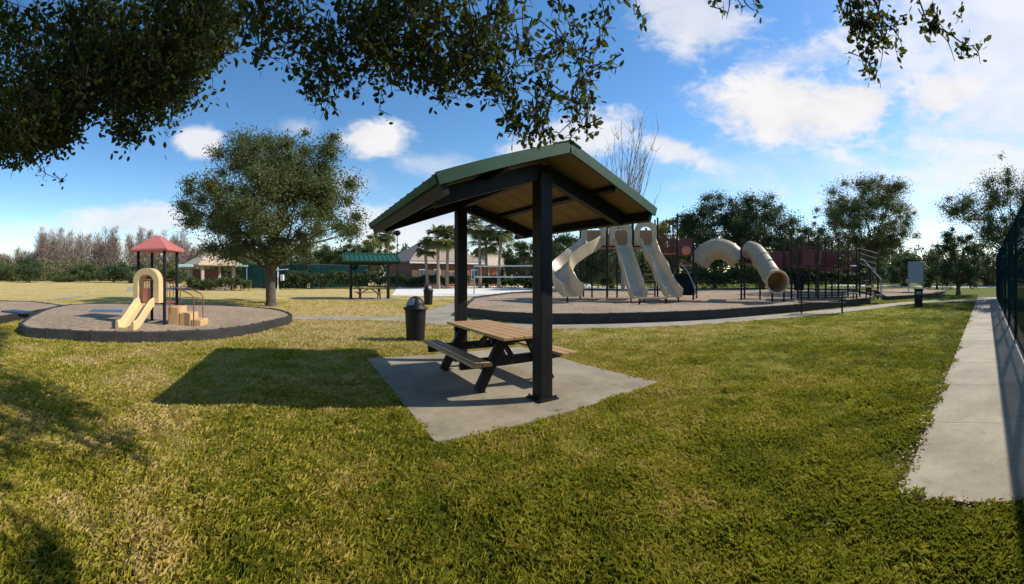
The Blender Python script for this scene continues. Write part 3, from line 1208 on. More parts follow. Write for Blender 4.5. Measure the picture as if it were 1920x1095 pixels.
# ochre panels closing the back of the decks
for pa, pb in ((1096, 1138), (1141, 1183), (1187, 1226)):
    a, b = at(pa, RB - .05, DZ) - BP, at(pb, RB - .05, DZ) - BP
    MB().extrude([a, b, b + Vector((0, 0, 1.15)), a + Vector((0, 0, 1.15))], (a - b).cross(Vector((0, 0, 1))).normalized() * .05).build('back_panel', 'tan_dark', bp)


def chute(pts, w, h=.30, flare=.05, m='tan', name='slide'):
    line = smooth_line([p - BP for p in pts], 7)
    prof = [(-w, -.04), (w, -.04), (w + flare, h), (w + flare - .05, h + .03), (w - .05, h * .8), (w * .6, .03), (0, 0.0), (-w * .6, .03), (-w + .05, h * .8), (-w - flare + .05, h + .03), (-w - flare, h)]
    return MB().sweep(prof, line).build(name, m, bp, smooth=True)


# curved slide, sweeping out to the left and back
chute([at(1113, RF - .2, DZ), Q(1110, 464, 22.9), Q(1100, 473, 22.4), Q(1080, 487, 21.9), Q(1062, 504, 21.5), Q(1054, 522, 21.0), Q(1058, 540, 20.4), Q(1068, 551, 19.8), Q(1074, 555, 19.4)], .50, .62, .10)
chute([at(1166, RF - .2, DZ), Q(1167, 463, 22.9), Q(1172, 483, 22.3), Q(1182, 515, 21.4), Q(1191, 543, 20.5), Q(1195, 554, 20.0), Q(1198, 557, 19.6)], .42, .40, .06)
chute([at(1212, RF - .2, DZ), Q(1215, 463, 22.9), Q(1222, 484, 22.3), Q(1234, 503, 21.8), Q(1243, 527, 21.1), Q(1254, 545, 20.5), Q(1260, 553, 20.0), Q(1264, 556, 19.6)], .42, .42, .06)
for px, y, r in ((1064, 556, 19.7), (1183, 559, 19.8), (1208, 559, 19.8), (1250, 558, 19.8), (1272, 558, 19.8)):
    post(px, r, y - 3, None, .04)
for px in (1110, 1157, 1205):
    post(px, RF + .9, 463)
# ladder between the two straight slides
for k in range(7):
    z = BED_Z + .25 + k * .42
    MB().tube([at(1208, RF + .3, z) - BP, at(1230, RF + .3, z) - BP], .03, 8).build('ladder_rung', 'tan_dark', bp, smooth=True)
# maroon guard panels, dark box below, red bubble panel
def bars(pa, pb, r, z0, z1, n, root, m='maroon', name='guard_rail'):
    o = Vector(root.location)
    mb = MB()
    for k in range(n + 1):
        px = pa + (pb - pa) * k / n
        mb.tube([at(px, r, z0) - o, at(px, r, z1) - o], .02, 6)
    mb.beam(at(pa, r, z1) - o, at(pb, r, z1) - o, .05, .06)
    mb.beam(at(pa, r, z0 + .08) - o, at(pb, r, z0 + .08) - o, .05, .06)
    return mb.build(name, m, root)


bars(1235, 1268, RF, DZ - .35, DZ + .65, 9, bp)
bars(1238, 1262, RB, DZ - .35, DZ + .75, 8, bp)
for px, yt in ((1300, 449), (1306, 452), (1390, 447), (1396, 449)):
    post(px, 22.0 if px in (1300, 1390) else 23.6, yt)
D2 = Q(1300, 502, 22.0).z
deck(1271, 1302, 22.0, RB, D2 + .25)
a, b = at(1273, 21.9, DZ - .7) - BP, at(1298, 21.9, DZ - .7) - BP
MB().extrude([a, b, b + Vector((0, 0, 1.0)), a + Vector((0, 0, 1.0))], Vector((.02, .06, 0))).build('guard_panel', 'maroon', bp, bevel=.03)
a, b = at(1264, 22.1, BED_Z + .25) - BP, at(1303, 22.1, BED_Z + .25) - BP
MB().extrude([a, b, b + Vector((0, 0, 1.22)), a + Vector((0, 0, 1.22))], Vector((.02, .06, 0))).build('play_panel', 'teal', bp, bevel=.03)
mb = MB()
cc = Q(1287, 470, 21.88) - BP
vs, fs = [], []
for i in range(7):
    for k in range(16):
        e_ = i / 6 * PI / 2
        a_ = 2 * PI * k / 16
        d_ = Vector((math.cos(brg(1288)), -math.sin(brg(1288)), 0))
        f_ = -Vector((math.sin(brg(1288)), math.cos(brg(1288)), 0))
        vs.append(cc + d_ * (.27 * math.cos(e_) * math.cos(a_)) + Vector((0, 0, .27 * math.cos(e_) * math.sin(a_))) + f_ * (.12 * math.sin(e_)))
for i in range(6):
    for k in range(16):
        fs.append((i * 16 + k, i * 16 + (k + 1) % 16, (i + 1) * 16 + (k + 1) % 16, (i + 1) * 16 + k))
mb.add(vs, fs).build('bubble_window', 'terracotta', bp, smooth=True)
# bent climbing pole beside the panel
MB().tube(smooth_line([Q(1276, 492, 21.7) - BP, Q(1287, 506, 21.3) - BP, Q(1299, 530, 20.9) - BP, Q(1306, 555, 20.5) - BP], 5), .035, 8).build('climbing_pole', 'grey', bp, smooth=True)


def big_tube(pts, radius, name, m='tan_tube', rings=()):
    line = smooth_line([p - BP for p in pts], 7)
    mb = MB()
    mb.tube(line, radius, 24, caps=False)
    o = mb.build(name, m, bp, smooth=True)
    sol = o.modifiers.new("wall", 'SOLIDIFY')
    sol.thickness = 0.03
    for t in rings:
        i = min(max(1, int(t * (len(line) - 1))), len(line) - 2)
        d = (line[i + 1] - line[i - 1]).normalized()
        MB().tube([line[i] - d * .03, line[i] + d * .03], radius * 1.075, 24).build('flange', 'tan', o, smooth=True) if t not in (0, 1) else None
    return o


big_tube([Q(1311, 496, 22.9), Q(1322, 477, 22.9), Q(1343, 467, 22.9), Q(1365, 471, 22.9), Q(1384, 488, 22.9)], .60, 'crawl_tube', rings=(.3, .55, .8))
big_tube([Q(1404, 468, 23.2), Q(1416, 473, 22.8), Q(1428, 488, 22.2), Q(1440, 506, 21.5), Q(1449, 521, 20.9), Q(1455, 527, 20.2), Q(1458, 529, 19.7)], .53, 'tube_slide', rings=(.35, .62))
# rolled lip round the tube mouth
ce = Q(1458, 529, 19.7) - BP
dd = (Q(1458, 529, 19.7) - Q(1455, 527, 20.2)).normalized()
sv = dd.cross(Vector((0, 0, 1))).normalized()
uv = sv.cross(dd)
ring = [ce + (sv * math.cos(a) + uv * math.sin(a)) * .565 for a in [2 * PI * k / 24 for k in range(25)]]
MB().tube(ring, .05, 8, caps=False).build('tube_lip', 'tan', bp, smooth=True)
for px, r in ((1448, 20.3), (1470, 20.3), (1425, 22.0)):
    post(px, r, 540 if px > 1430 else 500, None, .05)
deck(1391, 1420, 22.2, 24.4, Q(1400, 492, 22.2).z)

# ------------------------------------------------------------------ climbing structure right of it
CP = at(1560, 25.0)
CP.z = BED_Z
cp = thing('climbing_structure', 'dark climbing structure with maroon rails and steps right of the tube slide', 'play structure', CP)
for px, r, yt in ((1484, 23.0, 436), (1502, 25.0, 440), (1496, 22.0, 444), (1530, 25.5, 445), (1534, 23, 440), (1572, 24, 446), (1590, 26.0, 452), (1606, 23.5, 455), (1612, 25.4, 458)):
    post(px, r, yt, None, .06, 'black', cp)
DC = Q(1500, 500, 23.5).z
deck(1484, 1532, 23, 25.2, DC, 'maroon', cp)
deck(1536, 1572, 23.4, 25.4, DC - .2, 'maroon', cp)
deck(1575, 1610, 24, 25.6, DC - .1, 'maroon', cp)
bars(1485, 1532, 23.0, DC, DC + 1.15, 12, cp)
bars(1486, 1530, 25.1, DC, DC + 1.15, 12, cp)
bars(1537, 1571, 23.4, DC - .2, DC + .95, 10, cp)
bars(1577, 1606, 24.0, DC - .1, DC + 1.0, 9, cp)
for pa, pb, r, z0, h, m in ((1442, 1480, 25.2, DC - .1, 1.1, 'maroon'), (1505, 1528, 22.9, DC + .05, .9, 'maroon'), (1540, 1566, 25.3, DC - .2, 1.2, 'maroon'), (1489, 1508, 22.9, BED_Z + .5, .8, 'teal')):
    a, b = at(pa, r, z0) - CP, at(pb, r, z0) - CP
    MB().extrude([a, b, b + Vector((0, 0, h)), a + Vector((0, 0, h))], Vector((.03, .06, 0))).build('guard_panel', m, cp, bevel=.03)
for px, r, yt in ((1516, 23.1, 442), (1548, 23.5, 446), (1560, 25.4, 450), (1632, 24.6, 468), (1646, 23.4, 478), (1470, 25.0, 446)):
    post(px, r, yt, None, .06, 'black', cp)
for k in range(4):
    z = DC + .25 + k * .33
    MB().tube([at(1612, 25.4, z) - CP, at(1646, 23.4, z - .45) - CP], .035, 8).build('climbing_bar', 'tan_dark', cp, smooth=True)
# stepped ramp with handrails down to the right
for k in range(5):
    p = at(1614 + k * 8, 24.0 - k * .35, BED_Z + 1.3 - k * .27) - CP
    MB().box(p, (.5, .8, .08), -brg(1620)).build('step', 'maroon', cp)
for s in (-.4, .4):
    MB().tube([at(1612, 24.0 + s, BED_Z + 2.35) - CP, at(1620, 23.9 + s, BED_Z + 2.3) - CP, at(1652, 22.4 + s, BED_Z + 1.15) - CP, at(1652, 22.4 + s, BED_Z - .02) - CP], .035, 8).build('handrail', 'grey', cp, smooth=True)
for k, pz in enumerate((.35, .7)):
    MB().lathe([(.02, 0), (.28, .02), (.30, .05), (.28, .08), (.02, .09)], tuple(at(1600 + k * 24, 21.5, BED_Z + pz) - CP), 16).build('stepping_pod', 'tan', cp, smooth=True)
    post(1600 + k * 24, 21.5, 552 - pz * 26, None, .04, 'black', cp)
MB().lathe([(.02, 0), (.2, .02), (.22, .06), (.02, .1)], tuple(Q(1600, 500, 23.2) - CP), 14).build('steering_wheel', 'white', cp, smooth=True)

bb = thing('balance_beam', 'low tan balance beam on short black legs in front of the straight slides', 'balance beam', at(1224, 18.8, BED_Z))
o = at(1224, 18.8, BED_Z)
MB().beam(at(1197, 18.6, .52) - o, at(1250, 19.0, .52) - o, .16, .09).build('beam', 'tan', bb, bevel=.02)
for px, r in ((1199, 18.62), (1248, 18.98)):
    MB().tube([at(px, r, BED_Z - .04) - o, at(px, r, .475) - o], .045, 10).build('leg', 'black', bb, smooth=True)

# ------------------------------------------------------------------ bench, notice board
BN = at(1541, 16.6)
bn = thing('park_bench', 'dark slatted metal bench with back facing the play bed, on the path edge', 'bench', BN, -brg(1541))
mb = MB()
for k in range(5):
    mb.box((0, -.18 + k * .085, .455), (2.0, .05, .03))
mb.build('seat', 'black', bn, bevel=.006)
mb = MB()
for k in range(4):
    mb.box((0, -.235 - k * .012, .58 + k * .105), (2.0, .03, .05))
mb.build('backrest', 'black', bn, bevel=.006)
for s in (-1, 1):
    for y0_, z_ in ((.19, .44), (-.25, .95)):
        MB().tube([(s * .86, y0_ + (.04 if y0_ > 0 else -.06), 0), (s * .86, y0_, z_)], .026, 10).build('leg', 'black', bn, smooth=True)
    MB().tube([(s * .86, .2, .43), (s * .86, .2, .66), (s * .86, .12, .68), (s * .86, -.22, .68)], .02, 8).build('armrest', 'black', bn, smooth=True)

NB = at(1717, 34)
nb = thing('notice_board', 'tall blue grey notice board on two posts by the far road', 'sign', NB, -brg(1717))
for s in (-1, 1):
    MB().box((s * .64, 0, 1.45), (.09, .09, 2.95)).build('post', 'grey', nb, bevel=.01)
fr = MB().box((0, -.01, 1.92), (1.18, .07, 1.84)).build('panel', 'board', nb, bevel=.01)
MB().box((0, -.02, 2.93), (1.5, .22, .10)).build('cap', 'teal', nb, bevel=.01)
MB().box((0, -.052, 1.98), (1.1, .012, .05)).build('cross_bar', 'grey', fr)

# ------------------------------------------------------------------ court fence with green windscreen on the right
FO, FH = 1.36, 2.98
fn = thing('court_fence', 'tall chain link court fence with dark green windscreen along the right walk', 'fence', WS + WR * FO)
fo = WS + WR * FO
T0, T1 = -4.0, 24.2
t = T0
pitch_f = 2.75
while t <= T1 + .01:
    p = WD * t
    MB().tube([p + Vector((0, 0, -.05)), p + Vector((0, 0, FH + .05))], .042, 10).build('post', 'black', fn, smooth=True)
    t += pitch_f
for z in (FH, FH * .5, .12):
    MB().tube([WD * T0 + Vector((0, 0, z)), WD * T1 + Vector((0, 0, z))], .026, 8).build('rail', 'black', fn, smooth=True)
mb = MB()
off = -WR * .05
seg = 120
vs, fs = [], []
for i in range(seg + 1):
    tt = T0 + (T1 - T0) * i / seg
    bul = WR * (-.03 * abs(math.sin((tt - T0) / pitch_f * PI)) * (1 + .5 * math.sin(i * 1.7)))
    for j, z in enumerate((.13, .6, 1.1, 1.6, 2.1, 2.6, FH)):
        k_ = 0 if j in (0, 3, 6) else 1
        vs.append(WD * tt + off + bul * k_ + Vector((0, 0, z)))
for i in range(seg):
    for j in range(6):
        fs.append((i * 7 + j, (i + 1) * 7 + j, (i + 1) * 7 + j + 1, i * 7 + j + 1))
mb.add(vs, fs).build('windscreen', 'screen', fn, smooth=True)
for s in (0.18, 1):     # diagonal corner braces seen as shadows on the walk
    pass

# ------------------------------------------------------------------ volleyball net on the sand
vn_o = at(966, 33)
vn = thing('volleyball_net', 'long volleyball net with white tapes strung across the white sand court', 'net', vn_o)
A, B = at(889, 34.0), at(1044, 32.0)
for p in (A, B):
    MB().tube([p - vn_o + Vector((0, 0, -.05)), p - vn_o + Vector((0, 0, 2.55))], .05, 10).build('post', 'grey', vn, smooth=True)
for z in (2.43, 1.50):
    MB().beam(A - vn_o + Vector((0, 0, z)), B - vn_o + Vector((0, 0, z)), .012, .10).build('tape', 'white', vn)
MB().extrude([A - vn_o + Vector((0, 0, 1.56)), B - vn_o + Vector((0, 0, 1.56)), B - vn_o + Vector((0, 0, 2.37)), A - vn_o + Vector((0, 0, 2.37))], (0, .006, 0)).build('netting', 'net', vn)

# ------------------------------------------------------------------ clubhouse, gazebo, far court
def hip_roof(x0, x1, y0, y1, z0, rise, ridge_in, ov=.5):
    x0 -= ov; x1 += ov; y0 -= ov; y1 += ov
    ym = (y0 + y1) / 2
    mb = MB()
    vs = [(x0, y0, z0), (x1, y0, z0), (x1, y1, z0), (x0, y1, z0), (x0, y0, z0 + .18), (x1, y0, z0 + .18), (x1, y1, z0 + .18), (x0, y1, z0 + .18), (x0 + ridge_in, ym, z0 + rise), (x1 - ridge_in, ym, z0 + rise)]
    fs = [(0, 3, 2, 1), (0, 1, 5, 4), (1, 2, 6, 5), (2, 3, 7, 6), (3, 0, 4, 7), (4, 5, 9, 8), (5, 6, 9), (6, 7, 8, 9), (7, 4, 8)]
    return mb.add(vs, fs)


HB = at(812, 60)
hb = thing('clubhouse', 'brown brick clubhouse with big tan hip roof behind the palms', 'building', HB, -brg(812) + rad(28))
wm = MB().box((0, 0, 1.75), (11.6, 9.5, 3.5)).build('wall', 'brick', hb)
rf = hip_roof(-5.8, 5.8, -4.75, 4.75, 3.5, 3.7, 4.9).build('roof', 'shingle', hb)
MB().box((0, -4.72 - .52, 3.40), (12.7, .06, .20)).build('fascia', 'white', rf)
for x in (-4.2, -1.9, 2.6, 4.4):
    w = MB().box((x, -4.77, 1.75), (1.1, .10, 1.5)).build('window', 'white', hb)
    MB().box((x, -4.83, 1.75), (.94, .04, 1.34)).build('pane', 'glass', w)
dr = MB().box((.4, -4.77, 1.15), (1.7, .10, 2.3)).build('door', 'terracotta', hb)
for x in (.4 - .42, .4 + .42):
    MB().box((x, -4.83, 1.3), (.62, .03, 1.6)).build('pane', 'glass', dr)
for y in (-2.6, 0, 2.6):
    w = MB().box((5.82, y, 1.75), (.10, 1.2, 1.5)).build('window', 'white', hb)
    MB().box((5.88, y, 1.75), (.04, 1.04, 1.34)).build('pane', 'glass', w)
# porch wing to the right with pale columns
pw = hip_roof(6.2, 11.6, -5.6, -.4, 3.0, 2.2, 2.4, .4).build('porch_roof', 'shingle_light', hb)
for x in (6.6, 8.2, 9.8, 11.2):
    MB().box((x, -5.3, 1.5), (.28, .28, 3.0)).build('column', 'stucco', hb, bevel=.02)
MB().box((9, -.7, 1.5), (5.0, .2, 3.0)).build('porch_wall', 'terracotta', hb)

GZ = at(396, 46)
gz = thing('gazebo', 'open tan hip roofed gazebo on brick piers behind the oak, left', 'gazebo', GZ, -brg(396) + rad(24))
hip_roof(-2.1, 2.1, -2.1, 2.1, 2.75, 1.75, 2.3, .6).build('roof', 'shingle_light', gz)
for sx in (-1, 1):
    for sy in (-1, 1):
        p = MB().box((sx * 1.95, sy * 1.95, 1.37), (.34, .34, 2.75)).build('column', 'stucco', gz, bevel=.02)
        MB().box((sx * 1.95, sy * 1.95, .45), (.52, .52, .9)).build('pier', 'brick', p)
MB().box((0, 1.9, 1.2), (3.4, .2, 2.4)).build('back_wall', 'brick', gz)

for px, r, w, lb in ((346, 44, 2.0, 'small mint green flat shade canopy left of the tan gazebo'), (452, 45, 1.6, 'narrow mint green flat shade canopy right of the tan gazebo')):
    o = at(px, r)
    cn = thing('shade_canopy', lb, 'canopy', o, -brg(px), 'mint shade canopies')
    MB().box((0, 0, 2.72), (w, 1.6, .34 if w > 1.8 else .2)).build('roof', 'mint', cn, bevel=.04)
    for sx in (-1, 1):
        MB().tube([(sx * (w / 2 - .15), 0, 0), (sx * (w / 2 - .15), 0, 2.55)], .05, 8).build('post', 'grey', cn, smooth=True)


def far_fence(label, a, b, h, n):
    o = (a + b) / 2
    f = thing('court_fence', label, 'fence', o, 0, 'green screened court fences')
    for k in range(n + 1):
        p = a.lerp(b, k / n) - o
        MB().tube([p, p + Vector((0, 0, h))], .05, 8).build('post', 'black', f, smooth=True)
    mb = MB()
    mb.extrude([a - o + Vector((0, 0, .1)), b - o + Vector((0, 0, .1)), b - o + Vector((0, 0, h)), a - o + Vector((0, 0, h))], (0, -.02, 0))
    mb.build('windscreen', 'screen_far', f)
    MB().tube([a - o + Vector((0, 0, h)), b - o + Vector((0, 0, h))], .035, 8).build('rail', 'black', f)
    return f


far_fence('distant court fence with teal screen directly behind the oak trunk', at(455, 47), at(575, 47), 2.9, 6)
far_fence('distant court fence with dark teal screen between the oak and the far shelter', at(582, 49), at(690, 54), 3.0, 6)

wp = thing('net_post', 'thin white pole with a cross arm right of the oak trunk', 'pole', at(521, 40))
MB().tube([(0, 0, 0), (0, 0, 3.6)], .055, 8).build('pole', 'white', wp, smooth=True)
MB().beam((-.5, 0, 2.2), (1.25, 0, 2.25), .06, .09).build('arm', 'white', wp)
MB().box((.55, 0, 1.4), (.35, .25, .6)).build('seat', 'white', wp, bevel=.05)

lp = thing('lamp_post', 'slim dark lamp post with round head above the far green shelter', 'street lamp', at(745, 52))
MB().tube([(0, 0, 0), (0, 0, 7.0)], [.09, .05], 8).build('pole', 'black', lp, smooth=True)
MB().lathe([(.05, 0), (.34, .16), (.46, .38), (.40, .62), (.1, .78)], (0, 0, 6.9), 16).build('lamp_head', 'teal', lp, smooth=True)
lp2 = thing('lamp_post', 'slim dark lamp post near the mint canopy, rising beside the far road tree', 'street lamp', at(1768, 42))
lp2['label'] = 'slim grey lamp post beyond the road, right of the notice board'
MB().tube([(0, 0, 0), (0, 0, 4.6)], [.08, .05], 8).build('pole', 'grey', lp2, smooth=True)
MB().lathe([(.05, 0), (.2, .1), (.24, .3), (.1, .45)], (0, 0, 4.5), 12).build('lamp_head', 'grey', lp2, smooth=True)

# ------------------------------------------------------------------ trees
oak = tree('oak_tree', 'large round crowned live oak with short dark trunk on the left lawn', G(508, 574), 9.5, 11.6, 1.75, 164687, 0.119, 'oak_leaf', 'bark', .25, 130, seed=3, clump_r=.095, lean=(.05, 0), shape=.9)
PG = 'trees behind the playground'
tree('oak_tree', 'dark rounded tree behind the arched crawl tube', at(1340, 44), 11.6, 11.5, 2.0, 38750, 0.216, 'dark_leaf', 'bark', .22, 70, PG, seed=5, clump_r=.15)
tree('oak_tree', 'dark rounded tree behind the tube slide mouth', at(1430, 46), 11.9, 12.0, 2.2, 38750, 0.216, 'dark_leaf', 'bark', .22, 70, PG, seed=6, clump_r=.15)
tree('oak_tree', 'lower dark tree between the tube slide and the tall feathery tree', at(1502, 50), 8.6, 8.5, 1.8, 23250, 0.216, 'dark_leaf', 'bark', .2, 46, PG, seed=7, clump_r=.15)
tree('oak_tree', 'tall feathery grey green tree right of the playground', at(1630, 38), 12.3, 11.6, 2.2, 65875, 0.158, 'oak_leaf', 'bark', .24, 110, PG, seed=8, clump_r=.12)
tree('oak_tree', 'spreading oak with bent limbs overhanging the far end of the right walk', at(1897, 30), 10.2, 11.6, 2.6, 50375, 0.137, 'mid_leaf', 'bark', .18, 90, seed=9, clump_r=.125)
tree('evergreen_tree', 'narrow dark evergreen beside the road, right of the lamp post', at(1797, 33), 6.6, 5.4, -.5, 21312, 0.144, 'dark_leaf', 'bark', .18, 44, seed=10, clump_r=.16)
tree('small_tree', 'low dark bushy tree just left of the narrow dark evergreen', at(1757, 46), 5.8, 5.4, -.8, 15500, 0.173, 'dark_leaf', 'bark', .15, 36, seed=11, clump_r=.13)
tree('small_tree', 'dark green tree seen behind the curved tan slide', at(1060, 47), 7.8, 9.5, -.8, 27125, 0.216, 'dark_leaf', 'bark', .22, 44, seed=12, clump_r=.12)
tree('small_tree', 'dark green tree between the shelter posts, right of the palms', at(985, 52), 7.0, 7.6, -.8, 19375, 0.216, 'dark_leaf', 'bark', .2, 36, seed=13, clump_r=.13)
tree('small_tree', 'dark green tree right behind the hooded decks', at(1150, 48), 8.6, 8.5, -.8, 23250, 0.216, 'dark_leaf', 'bark', .2, 40, seed=14, clump_r=.13)
tree('small_tree', 'yellow green tree peeking past the right eave of the shelter', at(1254, 42), 9.5, 5.4, .8, 17437, 0.187, 'lime_leaf', 'bark', .14, 36, seed=15, clump_r=.13)
tree('small_tree', 'olive scrubby tree behind the far court, right of the oak trunk', at(590, 68), 7.8, 11.5, .6, 21312, 0.259, 'mid_leaf', 'bark', .2, 44, seed=16, clump_r=.12)
tree('small_tree', 'pale olive tree standing behind the far green shelter', at(668, 66), 8.4, 9.5, .6, 21312, 0.259, 'mid_leaf', 'bark', .2, 40, seed=17, clump_r=.12)
tree('small_tree', 'yellowish tree between the far shelter roof and the near eave', at(706, 70), 10.2, 7.0, 2.0, 15500, 0.245, 'lime_leaf', 'bark', .16, 36, seed=18, clump_r=.12)
tree('small_tree', 'dark tree left of the oak trunk behind the gazebo', at(438, 62), 5.0, 8.6, .3, 13562, 0.259, 'mid_leaf', 'bark', .18, 30, seed=19, clump_r=.13)
tree('small_tree', 'pale olive tree beyond the right hedge, under the spreading oak', at(1862, 62), 6.2, 11.0, -.8, 17437, 0.238, 'olive', 'bark', .18, 36, seed=20, clump_r=.12)
tree('small_tree', 'mid green tree beyond the hedge, just left of the notice board', at(1695, 60), 6.2, 7.0, -.8, 15500, 0.238, 'mid_leaf', 'bark', .16, 34, seed=21, clump_r=.13)


def bare_tree(label, loc, h, w, seed):
    random.seed(seed)
    root = thing('bare_tree', label, 'tree', loc)
    mb = MB()
    mb.tube([(0, 0, -.1), (.05, 0, h * .3), (-.05, 0, h * .62)], [.2, .15, .08], 8)
    tw = MB()
    for k in range(int(4.6 * w)):
        z0 = random.uniform(.15, .6) * h
        a = random.uniform(0, 2 * PI)
        rr = random.uniform(.35, 1.0) * w / 2
        zt = min(h, z0 + random.uniform(.35, .62) * h) * random.uniform(.88, 1.0)
        e_ = Vector((math.cos(a) * rr, math.sin(a) * rr, zt))
        s_ = Vector((0, 0, z0))
        pth = []
        for i in range(7):
            t_ = i / 6
            p = s_.lerp(e_, t_)
            p.x = s_.x + (e_.x - s_.x) * t_ ** .6
            p.y = s_.y + (e_.y - s_.y) * t_ ** .6
            p += Vector((random.uniform(-.1, .1), random.uniform(-.1, .1), 0))
            pth.append(p)
        mb.tube(pth, [.055 * (1 - .8 * i / 6) for i in range(7)], 5)
        for q in range(9):
            i = random.randint(1, 6)
            b = pth[i] + Vector((random.uniform(-.7, .7), random.uniform(-.7, .7), random.uniform(.5, 1.7)))
            m_ = pth[i].lerp(b, .5) + Vector((random.uniform(-.1, .1), random.uniform(-.1, .1), -.08))
            tw.tube([pth[i], m_, b], [.02, .014, .006], 4, caps=False)
    mb.build('trunk', 'bark_grey', root, smooth=True)
    tw.build('crown', 'bark_grey', root)
    return root


bare_tree('tall leafless grey tree rising behind the shelter ridge', at(1168, 36), 15.8, 8.2, 31)
bare_tree('thin leafless grey tree behind the clubhouse palms', at(860, 74), 8.6, 5.0, 33)


def palm(label, loc, h, fr, seed, m='palm_leaf'):
    random.seed(seed)
    root = thing('palm_tree', label, 'palm', loc, 0, 'cabbage palms by the clubhouse')
    lx = random.uniform(-.3, .3)
    MB().tube([(0, 0, -.1), (lx * .4, 0, h * .4), (lx, 0, h * .78), (lx, 0, h)], [.24, .19, .18, .15], 10).build('trunk', 'palm_bark', root, smooth=True)
    pts = []
    for k in range(54):
        a = random.uniform(0, 2 * PI)
        el_ = random.uniform(-.75, 1.35)
        L_ = fr * random.uniform(.8, 1.1)
        d = Vector((math.cos(a) * math.cos(el_), math.sin(a) * math.cos(el_), math.sin(el_)))
        c0 = Vector((lx, 0, h))
        hub = c0 + d * L_ * .5
        # fan of leaflets at the end of the stalk
        s_ = d.cross(Vector((0, 0, 1))).normalized()
        pts.append([c0, c0 + d * .02 + s_ * .03, hub, c0 - s_ * .03])
        for q in range(15):
            t_ = (q / 14 - .5) * 2.9
            dq = (d * math.cos(t_) + s_ * math.sin(t_)).normalized()
            tip = hub + dq * L_ * .55 + Vector((0, 0, -.16 * L_ * (1 + abs(t_) * .3)))
            md = hub + dq * L_ * .3
            n_ = dq.cross(Vector((0, 0, 1))).normalized() * .085
            pts.append([hub, md + n_, tip, md - n_])
    V = np.array([[tuple(v) for v in q] for q in pts])
    quads('crown', V, m, root)
    return root


palm('left of two close fan palms in front of the clubhouse roof', at(822, 47), 6.0, 2.15, 41)
palm('right of two close fan palms beside the far shelter post', at(838, 48), 6.1, 2.15, 42)
palm('short leaning fan palm at the left end of the clubhouse roof ridge', at(802, 49), 5.0, 1.6, 43)
palm('tall fan palm right of the far shelter post, under the roof', at(900, 50), 7.9, 2.4, 44)
palm('broad fan palm with yellowish fronds beyond the net', at(913, 52), 6.0, 2.7, 45)
palm('fan palm at the right of the clubhouse palms beyond the net', at(935, 50), 7.4, 2.3, 46)
palm('tall thin fan palm behind the far green shelter', at(728, 57), 7.6, 1.9, 47)


def shrub(label, loc, h, w, n, leaf, m, seed, name='shrub', group=None):
    random.seed(seed)
    root = thing(name, label, 'shrub', loc, 0, group)
    cs, rs = [], []
    for k in range(16):
        a = random.uniform(0, 2 * PI)
        rr = math.sqrt(random.random()) * w * .36
        z = h * random.uniform(.18, .74) * (1 - .35 * (rr / (w * .36)) ** 2)
        cs.append((math.cos(a) * rr, math.sin(a) * rr, z)); rs.append(w * random.uniform(.13, .2))
    mb = MB()
    for k in range(5):
        c_ = cs[k]
        mb.tube([(random.uniform(-.1, .1), random.uniform(-.1, .1), -.05), (c_[0] * .5, c_[1] * .5, c_[2] * .5), c_], [.05, .04, .015], 6)
    mb.build('stem', 'bark', root)
    pos = clump_cloud(cs, rs, n, min(1.0, h / w))
    pos[:, 2] = np.maximum(pos[:, 2], .03)
    quads('foliage', leaf_quads(pos, leaf, .55), m, root)
    return root


SG = 'shrubs along the left field edge'
shrub('dark green conical bush at the left end of the field edge', at(50, 92), 7.4, 8.5, 6000, .42, 'dark_leaf', 51, group=SG)
shrub('wide mid green bush left of the small red roof', at(165, 98), 6.2, 12.0, 6000, .45, 'mid_leaf', 52, group=SG)
shrub('dark rounded bush half behind the small play structure', at(215, 90), 6.0, 10.0, 6000, .42, 'dark_leaf', 53, group=SG)
shrub('low bright green bush between the two dark bushes at the field edge', at(112, 96), 3.8, 9.0, 4000, .42, 'mid_leaf', 54, group=SG)
shrub('grey green bush at the far left frame edge', at(4, 108), 8.0, 14.0, 5000, .45, 'mid_leaf', 55, group=SG)
shrub('dark bush seen between the posts of the red roofed play structure', at(265, 84), 5.4, 8.0, 5000, .4, 'dark_leaf', 56, group=SG)
shrub('mid green bush right of the red roofed play structure', at(320, 80), 4.0, 8.0, 4000, .4, 'mid_leaf', 57, group=SG)


def hedge(label, a, b, h, d, n, leaf, m, group='clipped hedges'):
    o = (a + b) / 2
    ax = (b - a)
    Ln = ax.length
    ax.normalize()
    root = thing('hedge', label, 'hedge', o, 0, group)
    u = RNG.uniform(-.5, .5, n) * Ln
    s = RNG.normal(0, 1, n)
    zz = h * (1 - np.abs(RNG.normal(0, .33, n)))
    wob = .12 * np.sin(u * 1.3) + .08 * np.sin(u * 3.7)
    pos = np.stack([ax.x * u - ax.y * s * d * .3, ax.y * u + ax.x * s * d * .3, np.maximum(.05, zz * (1 + wob))], 1)
    quads('foliage', leaf_quads(pos, leaf, .6), m, root)
    return root


